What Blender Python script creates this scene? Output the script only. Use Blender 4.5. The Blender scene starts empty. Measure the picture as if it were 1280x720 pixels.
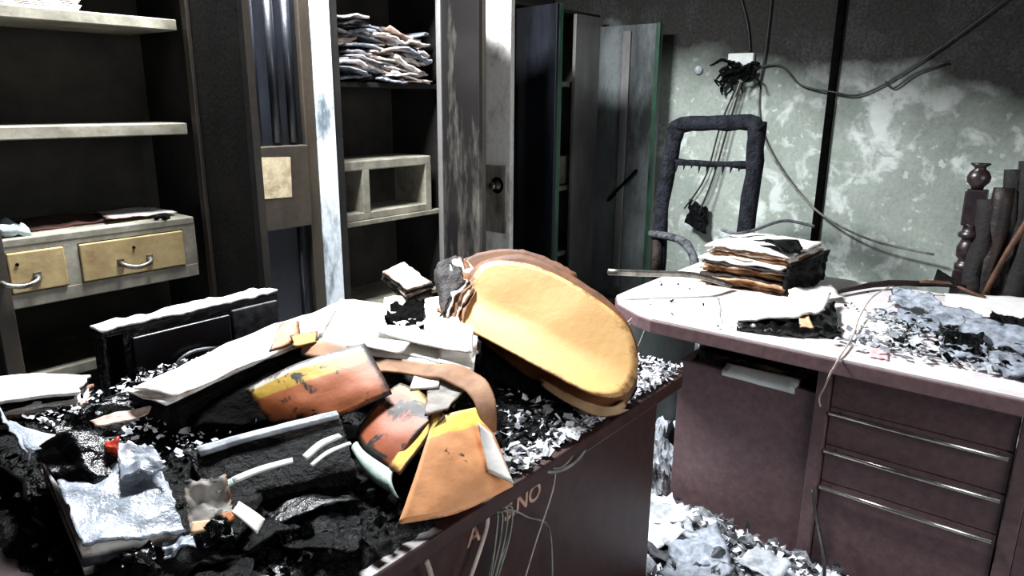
import bpy, bmesh, math, random
from mathutils import Vector, Matrix, noise

random.seed(7)
scene = bpy.context.scene
COL = scene.collection

# ------------------------------------------------------------------ camera
cam_d = bpy.data.cameras.new('camera')
cam_d.sensor_width = 36.0
cam_d.lens = 891.3 * 36.0 / 1280.0
cam_d.clip_start = 0.02
cam = bpy.data.objects.new('camera', cam_d)
COL.objects.link(cam)
_p, _y, _r = 0.2591, 0.6720, 0.0088
_f = Vector((math.cos(_y) * math.cos(_p), math.sin(_y) * math.cos(_p), -math.sin(_p)))
_rt = Vector((math.sin(_y), -math.cos(_y), 0))
_up = _rt.cross(_f)
_rt, _up = _rt * math.cos(_r) + _up * math.sin(_r), _up * math.cos(_r) - _rt * math.sin(_r)
cam.matrix_world = Matrix(((_rt.x, _up.x, -_f.x, 0), (_rt.y, _up.y, -_f.y, 0), (_rt.z, _up.z, -_f.z, 1.5), (0, 0, 0, 1)))
scene.camera = cam

# ------------------------------------------------------------------ world, lights, exposure
world = bpy.data.worlds.new('sky')
scene.world = world
world.use_nodes = True
bg = world.node_tree.nodes['Background']
bg.inputs[0].default_value = (0.86, 0.93, 1.0, 1)
bg.inputs[1].default_value = 1.0


def area(name, loc, target, sx, sy, power, col):
    d = bpy.data.lights.new(name, 'AREA')
    d.shape = 'RECTANGLE'
    d.size, d.size_y, d.energy, d.color = sx, sy, power, col
    o = bpy.data.objects.new(name, d)
    COL.objects.link(o)
    o.location = loc
    v = Vector(target) - Vector(loc)
    o.rotation_euler = v.to_track_quat('-Z', 'Y').to_euler()
    return o


# daylight standing in the roof opening above the frame; added fill lamp behind camera
area('roof_opening_offscreen', (1.70, 2.6, 3.03), (1.70, 2.6, 0.0), 0.70, 0.74, 430, (0.93, 0.97, 1.0))
area('front_fill_offscreen', (0.9, -2.03, 1.75), (0.9, 2.0, 1.75), 1.76, 1.26, 50, (0.95, 0.98, 1.0))

scene.view_settings.view_transform = 'Standard'
scene.view_settings.look = 'None'
scene.view_settings.gamma = 1.0
scene.view_settings.use_curve_mapping = False
scene.view_settings.exposure = 0.0

# ------------------------------------------------------------------ materials
MATS = {}


def srgb(r, g, b):
    def c(v):
        v /= 255.0
        return v / 12.92 if v <= 0.04045 else ((v + 0.055) / 1.055) ** 2.4
    return (c(r), c(g), c(b), 1.0)


class NT:
    def __init__(self, name):
        self.m = bpy.data.materials.new(name)
        self.m.use_nodes = True
        self.t = self.m.node_tree
        self.bsdf = self.t.nodes['Principled BSDF']
        self.geo = self.t.nodes.new('ShaderNodeNewGeometry')
        MATS[name] = self.m

    def n(self, kind, **kw):
        nd = self.t.nodes.new(kind)
        for k, v in kw.items():
            setattr(nd, k, v)
        return nd

    def link(self, a, b):
        self.t.links.new(a, b)

    def noise(self, scale, detail=6, rough=0.6, vec=None, dist=0.0):
        nd = self.n('ShaderNodeTexNoise')
        nd.inputs['Scale'].default_value = scale
        nd.inputs['Detail'].default_value = detail
        nd.inputs['Roughness'].default_value = rough
        nd.inputs['Distortion'].default_value = dist
        self.link(vec or self.geo.outputs['Position'], nd.inputs['Vector'])
        return nd.outputs['Fac']

    def ramp(self, fac, a, b, va=0.0, vb=1.0):
        nd = self.n('ShaderNodeMapRange')
        nd.clamp = True
        for i, v in ((1, a), (2, b), (3, va), (4, vb)):
            nd.inputs[i].default_value = v
        self.link(fac, nd.inputs[0])
        return nd.outputs[0]

    def math(self, op, a, b=None):
        nd = self.n('ShaderNodeMath', operation=op)
        for i, v in enumerate((a, b)):
            if v is None:
                continue
            if isinstance(v, (int, float)):
                nd.inputs[i].default_value = v
            else:
                self.link(v, nd.inputs[i])
        return nd.outputs[0]

    def mix(self, fac, a, b):
        nd = self.n('ShaderNodeMix', data_type='RGBA')
        for i, v in ((0, fac), (6, a), (7, b)):
            if isinstance(v, (int, float)):
                nd.inputs[i].default_value = v
            elif isinstance(v, tuple):
                nd.inputs[i].default_value = v
            else:
                self.link(v, nd.inputs[i])
        return nd.outputs[2]

    def attr(self, name):
        nd = self.n('ShaderNodeAttribute', attribute_name=name)
        return nd.outputs['Fac']

    def uv(self):
        nd = self.n('ShaderNodeUVMap')
        sp = self.n('ShaderNodeSeparateXYZ')
        self.link(nd.outputs[0], sp.inputs[0])
        return sp.outputs[0], sp.outputs[1]

    def pos(self):
        sp = self.n('ShaderNodeSeparateXYZ')
        self.link(self.geo.outputs['Position'], sp.inputs[0])
        return sp.outputs

    def finish(self, col, rough=0.6, metal=0.0, bump=0.0, bscale=60, spec=0.5, bdist=0.01):
        if isinstance(col, tuple):
            self.bsdf.inputs['Base Color'].default_value = col
        else:
            self.link(col, self.bsdf.inputs['Base Color'])
        if isinstance(rough, (int, float)):
            self.bsdf.inputs['Roughness'].default_value = rough
        else:
            self.link(rough, self.bsdf.inputs['Roughness'])
        self.bsdf.inputs['Metallic'].default_value = metal
        self.bsdf.inputs['Specular IOR Level'].default_value = spec
        if bump:
            b = self.n('ShaderNodeBump')
            b.inputs['Strength'].default_value = bump
            b.inputs['Distance'].default_value = bdist
            self.link(self.noise(bscale), b.inputs['Height'])
            self.link(b.outputs[0], self.bsdf.inputs['Normal'])
        return self.m


def simple(name, c1, c2, scale=9, rough=0.6, metal=0.0, bump=0.15, bscale=70, spec=0.5, bdist=0.01):
    t = NT(name)
    return t.finish(t.mix(t.ramp(t.noise(scale), 0.35, 0.68), c1, c2), rough, metal, bump, bscale, spec, bdist)


def sooted(name, paint, soot, scale=3.0, lo=0.42, hi=0.6, rough=0.45, metal=0.0, stretch=(1, 1, 0.35), spec=0.5):
    """painted steel with soot patches that run down the sheet"""
    t = NT(name)
    mp = t.n('ShaderNodeMapping')
    mp.inputs['Scale'].default_value = stretch
    t.link(t.geo.outputs['Position'], mp.inputs['Vector'])
    f = t.ramp(t.noise(scale, 8, 0.65, mp.outputs[0]), lo, hi)
    g = t.ramp(t.noise(45, 4, 0.6), 0.3, 0.7, 0.75, 1.0)
    f = t.math('MULTIPLY', f, g)
    return t.finish(t.mix(f, soot, paint), rough, metal, 0.12, 35, spec)


def paper(name, base, alt, brown=srgb(112, 66, 32), black=srgb(14, 12, 12), burn=0.72, wid=0.22, scale=22, rough=0.75, spots=0.0):
    """paper whose rim is scorched brown, then black, along a ragged front"""
    t = NT(name)
    col = t.mix(t.ramp(t.noise(scale), 0.3, 0.7), base, alt)
    r = t.attr('rim')
    k = t.math('ADD', r, t.math('MULTIPLY', t.math('SUBTRACT', t.noise(16, 8, 0.7), 0.5), 0.75))
    col = t.mix(t.ramp(k, burn - wid * 0.7, burn), col, brown)
    col = t.mix(t.ramp(k, burn, burn + wid * 0.5), col, black)
    if spots:
        s = t.ramp(t.noise(11, 9, 0.7, dist=0.5), 1 - spots, 1 - spots + 0.04)
        col = t.mix(s, col, black)
    return t.finish(col, rough, 0, 0.12, 40)


def banded(name, c_a, c_b, c_c, e1, e2, spots=0.42, axis='v', warp=0.12, burn=0.86):
    """printed folder cover: three bands across one direction, plus burn holes and scorched rim"""
    t = NT(name)
    u, v = t.uv()
    w = v if axis == 'v' else u
    w = t.math('ADD', w, t.math('MULTIPLY', t.math('SUBTRACT', t.noise(9, 3), 0.5), warp))
    col = t.mix(t.ramp(w, e1 - 0.01, e1 + 0.01), c_a, c_b)
    col = t.mix(t.ramp(w, e2 - 0.02, e2 + 0.02), col, c_c)
    col = t.mix(t.ramp(t.noise(26), 0.45, 0.8), col, t.mix(0.3, col, srgb(120, 60, 25)))
    k = t.math('ADD', t.attr('rim'), t.math('MULTIPLY', t.math('SUBTRACT', t.noise(18, 8, 0.7), 0.5), 0.5))
    col = t.mix(t.ramp(k, burn, burn + 0.1), col, srgb(40, 22, 14))
    s = t.ramp(t.noise(15, 9, 0.65, dist=0.6), 1 - spots, 1 - spots + 0.05)
    col = t.mix(s, col, srgb(24, 14, 12))
    return t.finish(col, 0.6, 0, 0.1, 40)


W = srgb
simple('char', W(3, 3, 4), W(10, 10, 11), 14, 0.3, 0, 1.0, 42, 0.12, 0.02)
simple('char_matte', W(4, 4, 4), W(14, 12, 12), 14, 0.85, 0, 0.8, 40, 0.02, 0.02)
simple('char_brown', W(12, 8, 7), W(44, 26, 18), 12, 0.7, 0, 0.7, 30, 0.4, 0.02)
simple('char_gloss', W(4, 4, 5), W(11, 12, 13), 10, 0.2, 0, 0.6, 26, 0.4, 0.02)
simple('ash_white', W(205, 205, 212), W(240, 240, 242), 30, 0.85, 0, 0.3, 60)
simple('ash_grey', W(120, 124, 130), W(190, 194, 200), 24, 0.8, 0, 0.4, 60)
simple('ash_dark', W(30, 31, 34), W(95, 97, 102), 30, 0.7, 0, 0.4, 60)
simple('soot_black', W(16, 15, 15), W(34, 31, 28), 4, 0.8, 0, 0.2, 50, 0.25)
simple('soot_inside', W(32, 31, 29), W(58, 55, 49), 3, 0.85, 0, 0.15, 40, 0.2)
sooted('shelf_cream', W(148, 143, 128), W(80, 75, 64), 7, 0.3, 0.62, 0.6, 0, (1, 1, 1))
sooted('drawer_cream', W(190, 170, 122), W(124, 100, 64), 6, 0.3, 0.7, 0.55, 0, (1, 1, 1))
sooted('frame_brown', W(72, 62, 50), W(28, 25, 23), 4, 0.3, 0.7)
sooted('post_white', W(232, 238, 242), W(104, 116, 124), 6, 0.38, 0.5, 0.4, 0, (1, 1, 0.4))
sooted('door_dark', W(46, 50, 60), W(16, 17, 20), 3, 0.4, 0.75, 0.32, 0.2, (1, 1, 0.3), 0.6)
sooted('door_grey', W(140, 138, 136), W(84, 80, 77), 3, 0.3, 0.7, 0.42, 0.1)
sooted('door_green', W(116, 122, 122), W(42, 45, 45), 3.2, 0.36, 0.62, 0.42, 0.1)
sooted('door_peeled', W(240, 236, 230), W(140, 122, 110), 5, 0.30, 0.48, 0.4, 0.0, (1, 1, 0.6))
sooted('door_smoked', W(116, 110, 104), W(24, 22, 22), 3.4, 0.52, 0.74, 0.4, 0.1)
sooted('edge_green', W(46, 84, 64), W(18, 28, 24), 9, 0.3, 0.6, 0.4)
sooted('lock_plate', W(190, 180, 168), W(90, 80, 72), 14, 0.3, 0.6, 0.4, 0.3)
sooted('metal_worn', W(150, 146, 136), W(60, 55, 50), 16, 0.3, 0.6, 0.38, 0.8)
simple('chrome', W(205, 202, 194), W(168, 163, 154), 30, 0.22, 0.9, 0.05, 80)
simple('paper_label', W(196, 180, 148), W(150, 132, 104), 26, 0.8, 0, 0.1, 60)
simple('laminate', W(46, 27, 25), W(65, 39, 36), 26, 0.42, 0, 0.06, 160)
simple('laminate_mauve', W(96, 73, 75), W(114, 89, 91), 40, 0.5, 0, 0.05, 160)
simple('desk_top', W(206, 198, 198), W(236, 226, 226), 9, 0.4, 0, 0.1, 60)
simple('wood_dark', W(26, 19, 21), W(54, 38, 39), 20, 0.36, 0, 0.1, 60, 0.6)
simple('wood_burnt', W(12, 8, 7), W(46, 29, 20), 9, 0.55, 0, 0.6, 30)
simple('wood_raw', W(104, 66, 42), W(56, 34, 24), 18, 0.6, 0, 0.3, 40)
simple('foam_char', W(18, 19, 24), W(46, 48, 56), 22, 0.9, 0, 1.0, 55, 0.2, 0.03)
simple('cable_grey', W(150, 150, 140), W(90, 90, 84), 20, 0.5, 0, 0.2, 80)
simple('cable_pale', W(205, 190, 180), W(150, 132, 124), 20, 0.5, 0, 0.2, 80)
simple('cable_black', W(22, 22, 22), W(44, 42, 40), 20, 0.5, 0, 0.2, 80)
simple('bucket_grey', W(118, 124, 119), W(86, 92, 88), 6, 0.5, 0, 0.1, 60)
simple('plastic_clear', W(176, 190, 192), W(126, 138, 140), 30, 0.25, 0, 0.4, 40)
simple('plastic_silver', W(120, 127, 138), W(172, 178, 188), 8, 0.3, 0, 0.5, 14, 0.6, 0.03)
simple('rag_brown', W(78, 40, 32), W(46, 28, 24), 12, 0.9, 0, 0.4, 60)
simple('red_plastic', W(196, 60, 26), W(150, 36, 16), 20, 0.4, 0, 0.2, 50)
simple('pale_green', W(176, 196, 184), W(140, 160, 150), 12, 0.6, 0, 0.2, 50)
simple('doc_pale', W(230, 222, 216), W(150, 138, 132), 34, 0.8, 0, 0.3, 60)
simple('doc_grey', W(150, 154, 162), W(70, 72, 80), 30, 0.8, 0, 0.3, 60)
simple('doc_pink', W(208, 182, 168), W(132, 104, 92), 30, 0.8, 0, 0.3, 60)
simple('lettering', W(196, 158, 140), W(170, 128, 112), 30, 0.7, 0, 0.05, 50)
simple('stain_pink', W(206, 150, 154), W(222, 192, 192), 30, 0.8, 0, 0.05, 50)
simple('burnt_curtain', W(8, 6, 6), W(28, 20, 17), 16, 0.8, 0, 0.7, 40)
simple('plaster_white', W(226, 230, 226), W(200, 204, 200), 12, 0.7, 0, 0.2, 50)
simple('paper_clean', W(236, 234, 232), W(222, 218, 214), 20, 0.75, 0, 0.1, 40)
paper('paper_white', W(236, 234, 230), W(222, 216, 208), burn=1.14)
paper('paper_scorched', W(226, 216, 200), W(190, 160, 124), burn=1.0, wid=0.3)
paper('paper_edge_black', W(224, 222, 222), W(196, 192, 190), burn=0.98, wid=0.16)
paper('paper_brown', W(168, 122, 82), W(120, 80, 52), burn=1.08)
paper('paper_tan', W(214, 184, 146), W(178, 140, 100), burn=1.05, wid=0.3)
paper('paper_mottled', W(170, 164, 156), W(96, 90, 84), burn=1.0, spots=0.46)
paper('paper_slate', W(168, 174, 184), W(92, 98, 110), brown=W(60, 62, 68), burn=1.02, spots=0.4, scale=40)
paper('manila_big', W(214, 164, 98), W(224, 178, 112), brown=W(120, 74, 34), burn=1.06, wid=0.16, scale=7, rough=0.6)
paper('manila_dark', W(150, 100, 52), W(112, 68, 36), burn=0.95, wid=0.4)
paper('orange_plain', W(212, 132, 70), W(196, 110, 56), burn=0.96, rough=0.6)
paper('yellow_plain', W(222, 176, 66), W(206, 160, 60), burn=0.92)
banded('folder_band_dark', W(230, 222, 206), W(206, 166, 56), W(178, 96, 50), 0.12, 0.36, 0.43)
banded('folder_band_burnt', W(198, 168, 62), W(165, 81, 39), W(165, 81, 39), 0.16, 0.6, 0.49)
banded('folder_band_light', W(246, 212, 100), W(238, 166, 112), W(238, 166, 112), 0.22, 0.62, 0.37, burn=0.99)

# wall plaster: green-grey, soot near the ceiling in a drifting front, flaked white patches
t = NT('wall_plaster')
px_, py_, pz_ = t.pos()
base = t.mix(t.ramp(t.noise(2.6, 8, 0.65), 0.3, 0.7), W(150, 160, 150), W(186, 194, 184))
base = t.mix(t.ramp(t.noise(40, 5, 0.7), 0.45, 0.8, 0, 0.5), base, W(104, 112, 104))
fl = t.math('ADD', t.noise(5.5, 9, 0.6, dist=0.4), t.math('MULTIPLY', t.noise(1.4, 2), 0.5))
base = t.mix(t.ramp(fl, 0.80, 0.90, 0, 0.95), base, W(226, 232, 226))
sp = t.ramp(t.noise(15, 4, 0.55), 0.62, 0.66)
base = t.mix(t.math('MULTIPLY', sp, 0.7), base, W(220, 226, 220))
zz = t.math('ADD', pz_, t.math('MULTIPLY', t.math('SUBTRACT', t.noise(1.7, 5, 0.6), 0.5), 0.55))
zz = t.math('ADD', zz, t.math('MULTIPLY', t.math('SUBTRACT', 1.5, py_), 0.16))
sooty = t.ramp(zz, 1.32, 1.78)
sooty = t.math('MULTIPLY', sooty, t.ramp(t.noise(60, 3, 0.6), 0.2, 0.7, 0.94, 1.0))
base = t.mix(sooty, base, W(26, 23, 21))
t.finish(base, 0.85, 0, 0.35, 24, 0.3)
simple('wall_soot', W(18, 17, 17), W(36, 33, 31), 2, 0.9, 0, 0.2, 30, 0.2)
simple('ceiling_soot', W(24, 22, 22), W(46, 43, 41), 2, 0.9, 0, 0.2, 30, 0.2)
t = NT('floor_ash')
base = t.mix(t.ramp(t.noise(6, 9, 0.7), 0.4, 0.58), W(24, 24, 27), W(168, 172, 178))
t.finish(base, 0.85, 0, 0.6, 26)

# ------------------------------------------------------------------ mesh helpers


class MB:
    def __init__(self):
        self.v, self.f, self.rim, self.uv = [], [], [], []

    def add(self, vs, fs, rim=None, uv=None):
        b = len(self.v)
        self.v += [Vector(p) for p in vs]
        self.f += [tuple(i + b for i in f) for f in fs]
        self.rim += rim if rim else [0.0] * len(vs)
        self.uv += uv if uv else [(0.5, 0.5)] * len(vs)
        return self

    def box(self, x0, x1, y0, y1, z0, z1):
        vs = [(x, y, z) for z in (z0, z1) for y in (y0, y1) for x in (x0, x1)]
        return self.add(vs, [(0, 2, 3, 1), (4, 5, 7, 6), (0, 1, 5, 4), (2, 6, 7, 3), (0, 4, 6, 2), (1, 3, 7, 5)])

    def beam(self, a, b, w, h, up=(0, 0, 1)):
        """rectangular bar from a to b, w across, h along up"""
        a, b = Vector(a), Vector(b)
        d = (b - a).normalized()
        s = d.cross(Vector(up)).normalized() * (w / 2)
        u = s.cross(d).normalized() * (h / 2)
        vs = [a - s - u, a + s - u, a + s + u, a - s + u, b - s - u, b + s - u, b + s + u, b - s + u]
        return self.add(vs, [(0, 1, 2, 3), (7, 6, 5, 4), (0, 4, 5, 1), (1, 5, 6, 2), (2, 6, 7, 3), (3, 7, 4, 0)])

    def tube(self, pts, r, n=8, rough=0.0, seed=0.0, smooth=3):
        P = spline(pts, smooth) if smooth else [Vector(p) for p in pts]
        rings = []
        prev = Vector((0.3, 0.5, 0.8))
        for i, p in enumerate(P):
            d = (P[min(i + 1, len(P) - 1)] - P[max(i - 1, 0)]).normalized()
            s = d.cross(prev)
            if s.length < 1e-4:
                s = d.cross(Vector((1, 0, 0.1)))
            s.normalize()
            u = s.cross(d).normalized()
            prev = u
            prev = u if abs(u.dot(d)) < 0.9 else Vector((0, 0, 1))
            rr = r(i / (len(P) - 1)) if callable(r) else r
            ring = []
            for k in range(n):
                a = 2 * math.pi * k / n
                q = rr
                if rough:
                    q *= 1 + rough * noise.noise(Vector((p.x * 22 + k * 1.7 + seed, p.y * 22, p.z * 22)))
                ring.append(p + s * math.cos(a) * q + u * math.sin(a) * q)
            rings.append(ring)
        vs = [q for ring in rings for q in ring]
        fs = []
        for i in range(len(rings) - 1):
            for k in range(n):
                k2 = (k + 1) % n
                fs.append((i * n + k, i * n + k2, (i + 1) * n + k2, (i + 1) * n + k))
        fs.append(tuple(range(n - 1, -1, -1)))
        fs.append(tuple((len(rings) - 1) * n + k for k in range(n)))
        return self.add(vs, fs)

    def lathe(self, prof, c, n=20, axis=Vector((0, 0, 1)), squash=1.0):
        """profile of (radius, height) turned about axis through c"""
        axis = axis.normalized()
        s = axis.cross(Vector((0.1, 1, 0.05))).normalized()
        u = axis.cross(s)
        c = Vector(c)
        vs, fs = [], []
        for (r, h) in prof:
            for k in range(n):
                a = 2 * math.pi * k / n
                vs.append(c + axis * h + (s * math.cos(a) + u * math.sin(a) * squash) * r)
        for i in range(len(prof) - 1):
            for k in range(n):
                k2 = (k + 1) % n
                fs.append((i * n + k, i * n + k2, (i + 1) * n + k2, (i + 1) * n + k))
        fs.append(tuple(range(n - 1, -1, -1)))
        fs.append(tuple((len(prof) - 1) * n + k for k in range(n)))
        return self.add(vs, fs)

    def slab(self, outline, thick):
        """flat outline (closed polygon) given a thickness vector"""
        th = Vector(thick)
        n = len(outline)
        a = [Vector(p) for p in outline]
        vs = a + [p - th for p in a]
        fs = [tuple(range(n)), tuple(range(2 * n - 1, n - 1, -1))]
        fs += [(i, n + i, n + (i + 1) % n, (i + 1) % n) for i in range(n)]
        return self.add(vs, fs)

    def loft(self, ea, eb, nu=14, nv=10, thick=0.0015, amp=0.004, freq=9.0, ragged=0.0, seed=0.0, bulge=0.0, curl=0.0, rimw=1.0):
        """a sheet lofted between two edge polylines, crumpled, with real thickness"""
        A = resample(spline(ea, 4) if len(ea) > 2 else ea, nu)
        B = resample(spline(eb, 4) if len(eb) > 2 else eb, nu)
        n0 = (A[-1] - A[0]).cross(B[0] - A[0])
        if n0.length < 1e-9:
            n0 = Vector((0, 0, 1))
        n0.normalize()
        if n0.z < 0:
            n0 = -n0
        if abs(n0.z) < 0.05 and n0.y > 0:
            n0 = -n0
        top, rim, uv = [], [], []
        size = ((A[-1] - A[0]).length + (B[0] - A[0]).length) * 0.5
        for j in range(nv):
            v = j / (nv - 1)
            for i in range(nu):
                u = i / (nu - 1)
                uu, vv = u, v
                if ragged:
                    s1 = noise.noise(Vector((u * 7 + seed, v * 7, 3.1)))
                    s2 = noise.noise(Vector((u * 7, v * 7 + seed, 8.2)))
                    uu = u + ragged * (abs(s1) * 1.4 if i == 0 else (-abs(s1) * 1.4 if i == nu - 1 else s1 * 0.4))
                    vv = v + ragged * (abs(s2) * 1.4 if j == 0 else (-abs(s2) * 1.4 if j == nv - 1 else s2 * 0.4))
                fi = uu * (nu - 1)
                i0 = max(0, min(nu - 2, int(fi)))
                fr = fi - i0
                pa = A[i0].lerp(A[i0 + 1], fr)
                pb = B[i0].lerp(B[i0 + 1], fr)
                p = pa.lerp(pb, vv)
                q = Vector((p.x * freq + seed, p.y * freq, p.z * freq))
                dz = amp * noise.fractal(q, 1.0, 2.0, 3)
                dz += bulge * 4 * v * (1 - v)
                dz += curl * size * ((2 * u - 1) ** 4 + (2 * v - 1) ** 4) * 0.5
                top.append(p + n0 * dz)
                d = min(u, 1 - u, v, 1 - v) * 2
                rim.append(max(0.0, 1 - d / rimw))
                uv.append((u, v))
        N = nu * nv
        vs = top + [p - n0 * thick for p in top]
        fs = []
        for j in range(nv - 1):
            for i in range(nu - 1):
                a = j * nu + i
                fs.append((a, a + 1, a + nu + 1, a + nu))
                fs.append((N + a, N + a + nu, N + a + nu + 1, N + a + 1))
        edge = [i for i in range(nu)] + [j * nu + nu - 1 for j in range(1, nv)] + [(nv - 1) * nu + i for i in range(nu - 2, -1, -1)] + [j * nu for j in range(nv - 2, 0, -1)]
        for k in range(len(edge)):
            a, b = edge[k], edge[(k + 1) % len(edge)]
            fs.append((a, N + a, N + b, b))
        return self.add(vs, fs, rim + rim, uv + uv)

    def build(self, name, mat, parent=None, smooth=False, bevel=0.0, origin=None):
        if origin is None:
            if parent is not None:
                origin = parent_world(parent)
            else:
                lo = Vector((min(p.x for p in self.v), min(p.y for p in self.v), min(p.z for p in self.v)))
                hi = Vector((max(p.x for p in self.v), max(p.y for p in self.v), max(p.z for p in self.v)))
                origin = Vector(((lo.x + hi.x) / 2, (lo.y + hi.y) / 2, lo.z))
        me = bpy.data.meshes.new(name)
        me.from_pydata([tuple(p - origin) for p in self.v], [], self.f)
        if any(self.rim):
            a = me.attributes.new('rim', 'FLOAT', 'POINT')
            a.data.foreach_set('value', self.rim)
            ul = me.uv_layers.new(name='UVMap')
            vals = []
            for l in me.loops:
                vals += self.uv[l.vertex_index]
            ul.data.foreach_set('uv', vals)
        bm = bmesh.new()
        bm.from_mesh(me)
        bmesh.ops.recalc_face_normals(bm, faces=bm.faces)
        bm.to_mesh(me)
        bm.free()
        me.materials.append(MATS[mat])
        if smooth:
            for p in me.polygons:
                p.use_smooth = True
        o = bpy.data.objects.new(name, me)
        COL.objects.link(o)
        if parent is None:
            o.location = origin
        else:
            o.parent = parent
        if bevel:
            b = o.modifiers.new('bevel', 'BEVEL')
            b.width, b.segments, b.limit_method = bevel, 2, 'ANGLE'
        return o


def parent_world(o):
    w = Vector(o.location)
    while o.parent is not None:
        o = o.parent
        w = w + Vector(o.location)
    return w


def spline(pts, k=4):
    P = [Vector(p) for p in pts]
    if len(P) < 3:
        return P
    out = []
    for i in range(len(P) - 1):
        p0, p1, p2, p3 = P[max(i - 1, 0)], P[i], P[i + 1], P[min(i + 2, len(P) - 1)]
        for s in range(k):
            t_ = s / k
            out.append(0.5 * ((2 * p1) + (p2 - p0) * t_ + (2 * p0 - 5 * p1 + 4 * p2 - p3) * t_ ** 2 + (3 * p1 - p0 - 3 * p2 + p3) * t_ ** 3))
    out.append(P[-1])
    return out


def resample(pts, n):
    P = [Vector(p) for p in pts]
    L = [0.0]
    for a, b in zip(P, P[1:]):
        L.append(L[-1] + (b - a).length)
    out = []
    for i in range(n):
        d = L[-1] * i / (n - 1)
        k = 0
        while k < len(P) - 2 and L[k + 1] < d:
            k += 1
        seg = L[k + 1] - L[k]
        out.append(P[k].lerp(P[k + 1], (d - L[k]) / seg if seg > 1e-9 else 0))
    return out


def tag(o, label, cat, group=None):
    o['label'] = label
    o['category'] = cat
    if group:
        o['group'] = group
    return o


def thing(name, label, cat, loc, group=None):
    o = bpy.data.objects.new(name, None)
    o.empty_display_size = 0.05
    COL.objects.link(o)
    o.location = loc
    return tag(o, label, cat, group)


def struct(o):
    o['kind'] = 'structure'
    return o


def sheet(name, near_l, near_r, far_r, far_l, mat, label, cat='paper', group=None, parent=None, **kw):
    m = MB().loft([far_l, far_r], [near_l, near_r], **kw)
    o = m.build(name, mat, parent, smooth=True)
    if parent is None:
        tag(o, label, cat, group)
    return o


def strip(name, ea, eb, mat, label, cat='paper', group=None, parent=None, **kw):
    o = MB().loft(ea, eb, **kw).build(name, mat, parent, smooth=True)
    if parent is None:
        tag(o, label, cat, group)
    return o


def cable(name, pts, r, mat, label, parent=None, group=None, k=5):
    o = MB().tube(pts, r, 6, smooth=k).build(name, mat, parent, smooth=True)
    if parent is None:
        tag(o, label, 'cable', group)
    return o

# ------------------------------------------------------------------ the room
WX, WY, FX, FY, CZ = 4.75, 3.38, -1.6, -2.0, 3.0
struct(MB().box(FX, WX, FY, WY, -0.08, 0).build('floor', 'floor_ash'))
m = MB()      # ceiling with the roof-light opening
m.box(FX, 1.34, FY, WY, CZ, CZ + 0.1).box(2.06, WX, FY, WY, CZ, CZ + 0.1)
m.box(1.34, 2.06, FY, 2.22, CZ, CZ + 0.1).box(1.34, 2.06, 2.98, WY, CZ, CZ + 0.1)
struct(m.build('ceiling', 'ceiling_soot'))
struct(MB().box(WX, WX + 0.15, FY, WY + 0.15, 0, CZ).build('wall_right', 'wall_plaster'))
struct(MB().box(FX - 0.15, FX, FY, WY, 0, CZ).build('wall_left', 'wall_soot'))
struct(MB().box(FX, WX, WY, WY + 0.15, 0, CZ).build('wall_back', 'wall_soot'))
m = MB()      # wall behind the camera, with an unseen opening added for the fill lamp
m.box(FX, WX, FY - 0.15, FY, 0, 1.1).box(FX, WX, FY - 0.15, FY, 2.4, CZ)
m.box(FX, 0.0, FY - 0.15, FY, 1.1, 2.4).box(1.8, WX, FY - 0.15, FY, 1.1, 2.4)
struct(m.build('wall_front', 'wall_soot'))


def window(name, x0, x1, z0, z1, y, n):
    w = bpy.data.objects.new(name, None)
    COL.objects.link(w)
    w.location = (x0, y, z0)
    struct(w)
    m = MB()
    m.box(x0, x1, y - 0.03, y + 0.03, z0, z0 + 0.04).box(x0, x1, y - 0.03, y + 0.03, z1 - 0.04, z1)
    m.box(x0, x0 + 0.04, y - 0.03, y + 0.03, z0, z1).box(x1 - 0.04, x1, y - 0.03, y + 0.03, z0, z1)
    m.build('window_frame', 'char_brown', w)
    for k in range(1, n):
        xc = x0 + (x1 - x0) * k / n
        MB().box(xc - 0.015, xc + 0.015, y - 0.02, y + 0.02, z0, z1).build('mullion', 'char_brown', w)


w1 = bpy.data.objects.new('window_1', None)
COL.objects.link(w1)
w1.location = (1.70, 2.6, CZ)
struct(w1)
m = MB()
m.box(1.31, 1.34, 2.19, 3.01, CZ - 0.03, CZ + 0.1).box(2.06, 2.09, 2.19, 3.01, CZ - 0.03, CZ + 0.1)
m.box(1.31, 2.09, 2.19, 2.22, CZ - 0.03, CZ + 0.1).box(1.31, 2.09, 2.98, 3.01, CZ - 0.03, CZ + 0.1)
m.build('window_frame', 'char_brown', w1)
window('fill_window', 0.0, 1.8, 1.1, 2.4, FY - 0.09, 3)  # unseen window frame, added around the fill lamp

# ------------------------------------------------------------------ steel cupboards along the back wall


def door(parent, a, b, z0, z1, mat, th=0.022, flange=0.0, fmat=None, side=1):
    """a door leaf standing from hinge a to free edge b (plan points)"""
    a, b = Vector((a[0], a[1], 0)), Vector((b[0], b[1], 0))
    mid = (z0 + z1) / 2
    o = MB().beam(a + Vector((0, 0, mid)), b + Vector((0, 0, mid)), th, z1 - z0).build('door', mat, parent, bevel=0.003)
    if flange:
        d = (b - a).normalized()
        s = d.cross(Vector((0, 0, 1))) * side
        m = MB()
        q = b - d * 0.015 + s * (th / 2 + flange / 2)
        m.beam(q + Vector((0, 0, z0)), q + Vector((0, 0, z1)), 0.03, flange, up=s)
        m.build('door_edge', fmat or mat, o, bevel=0.002)
    return o


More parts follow.
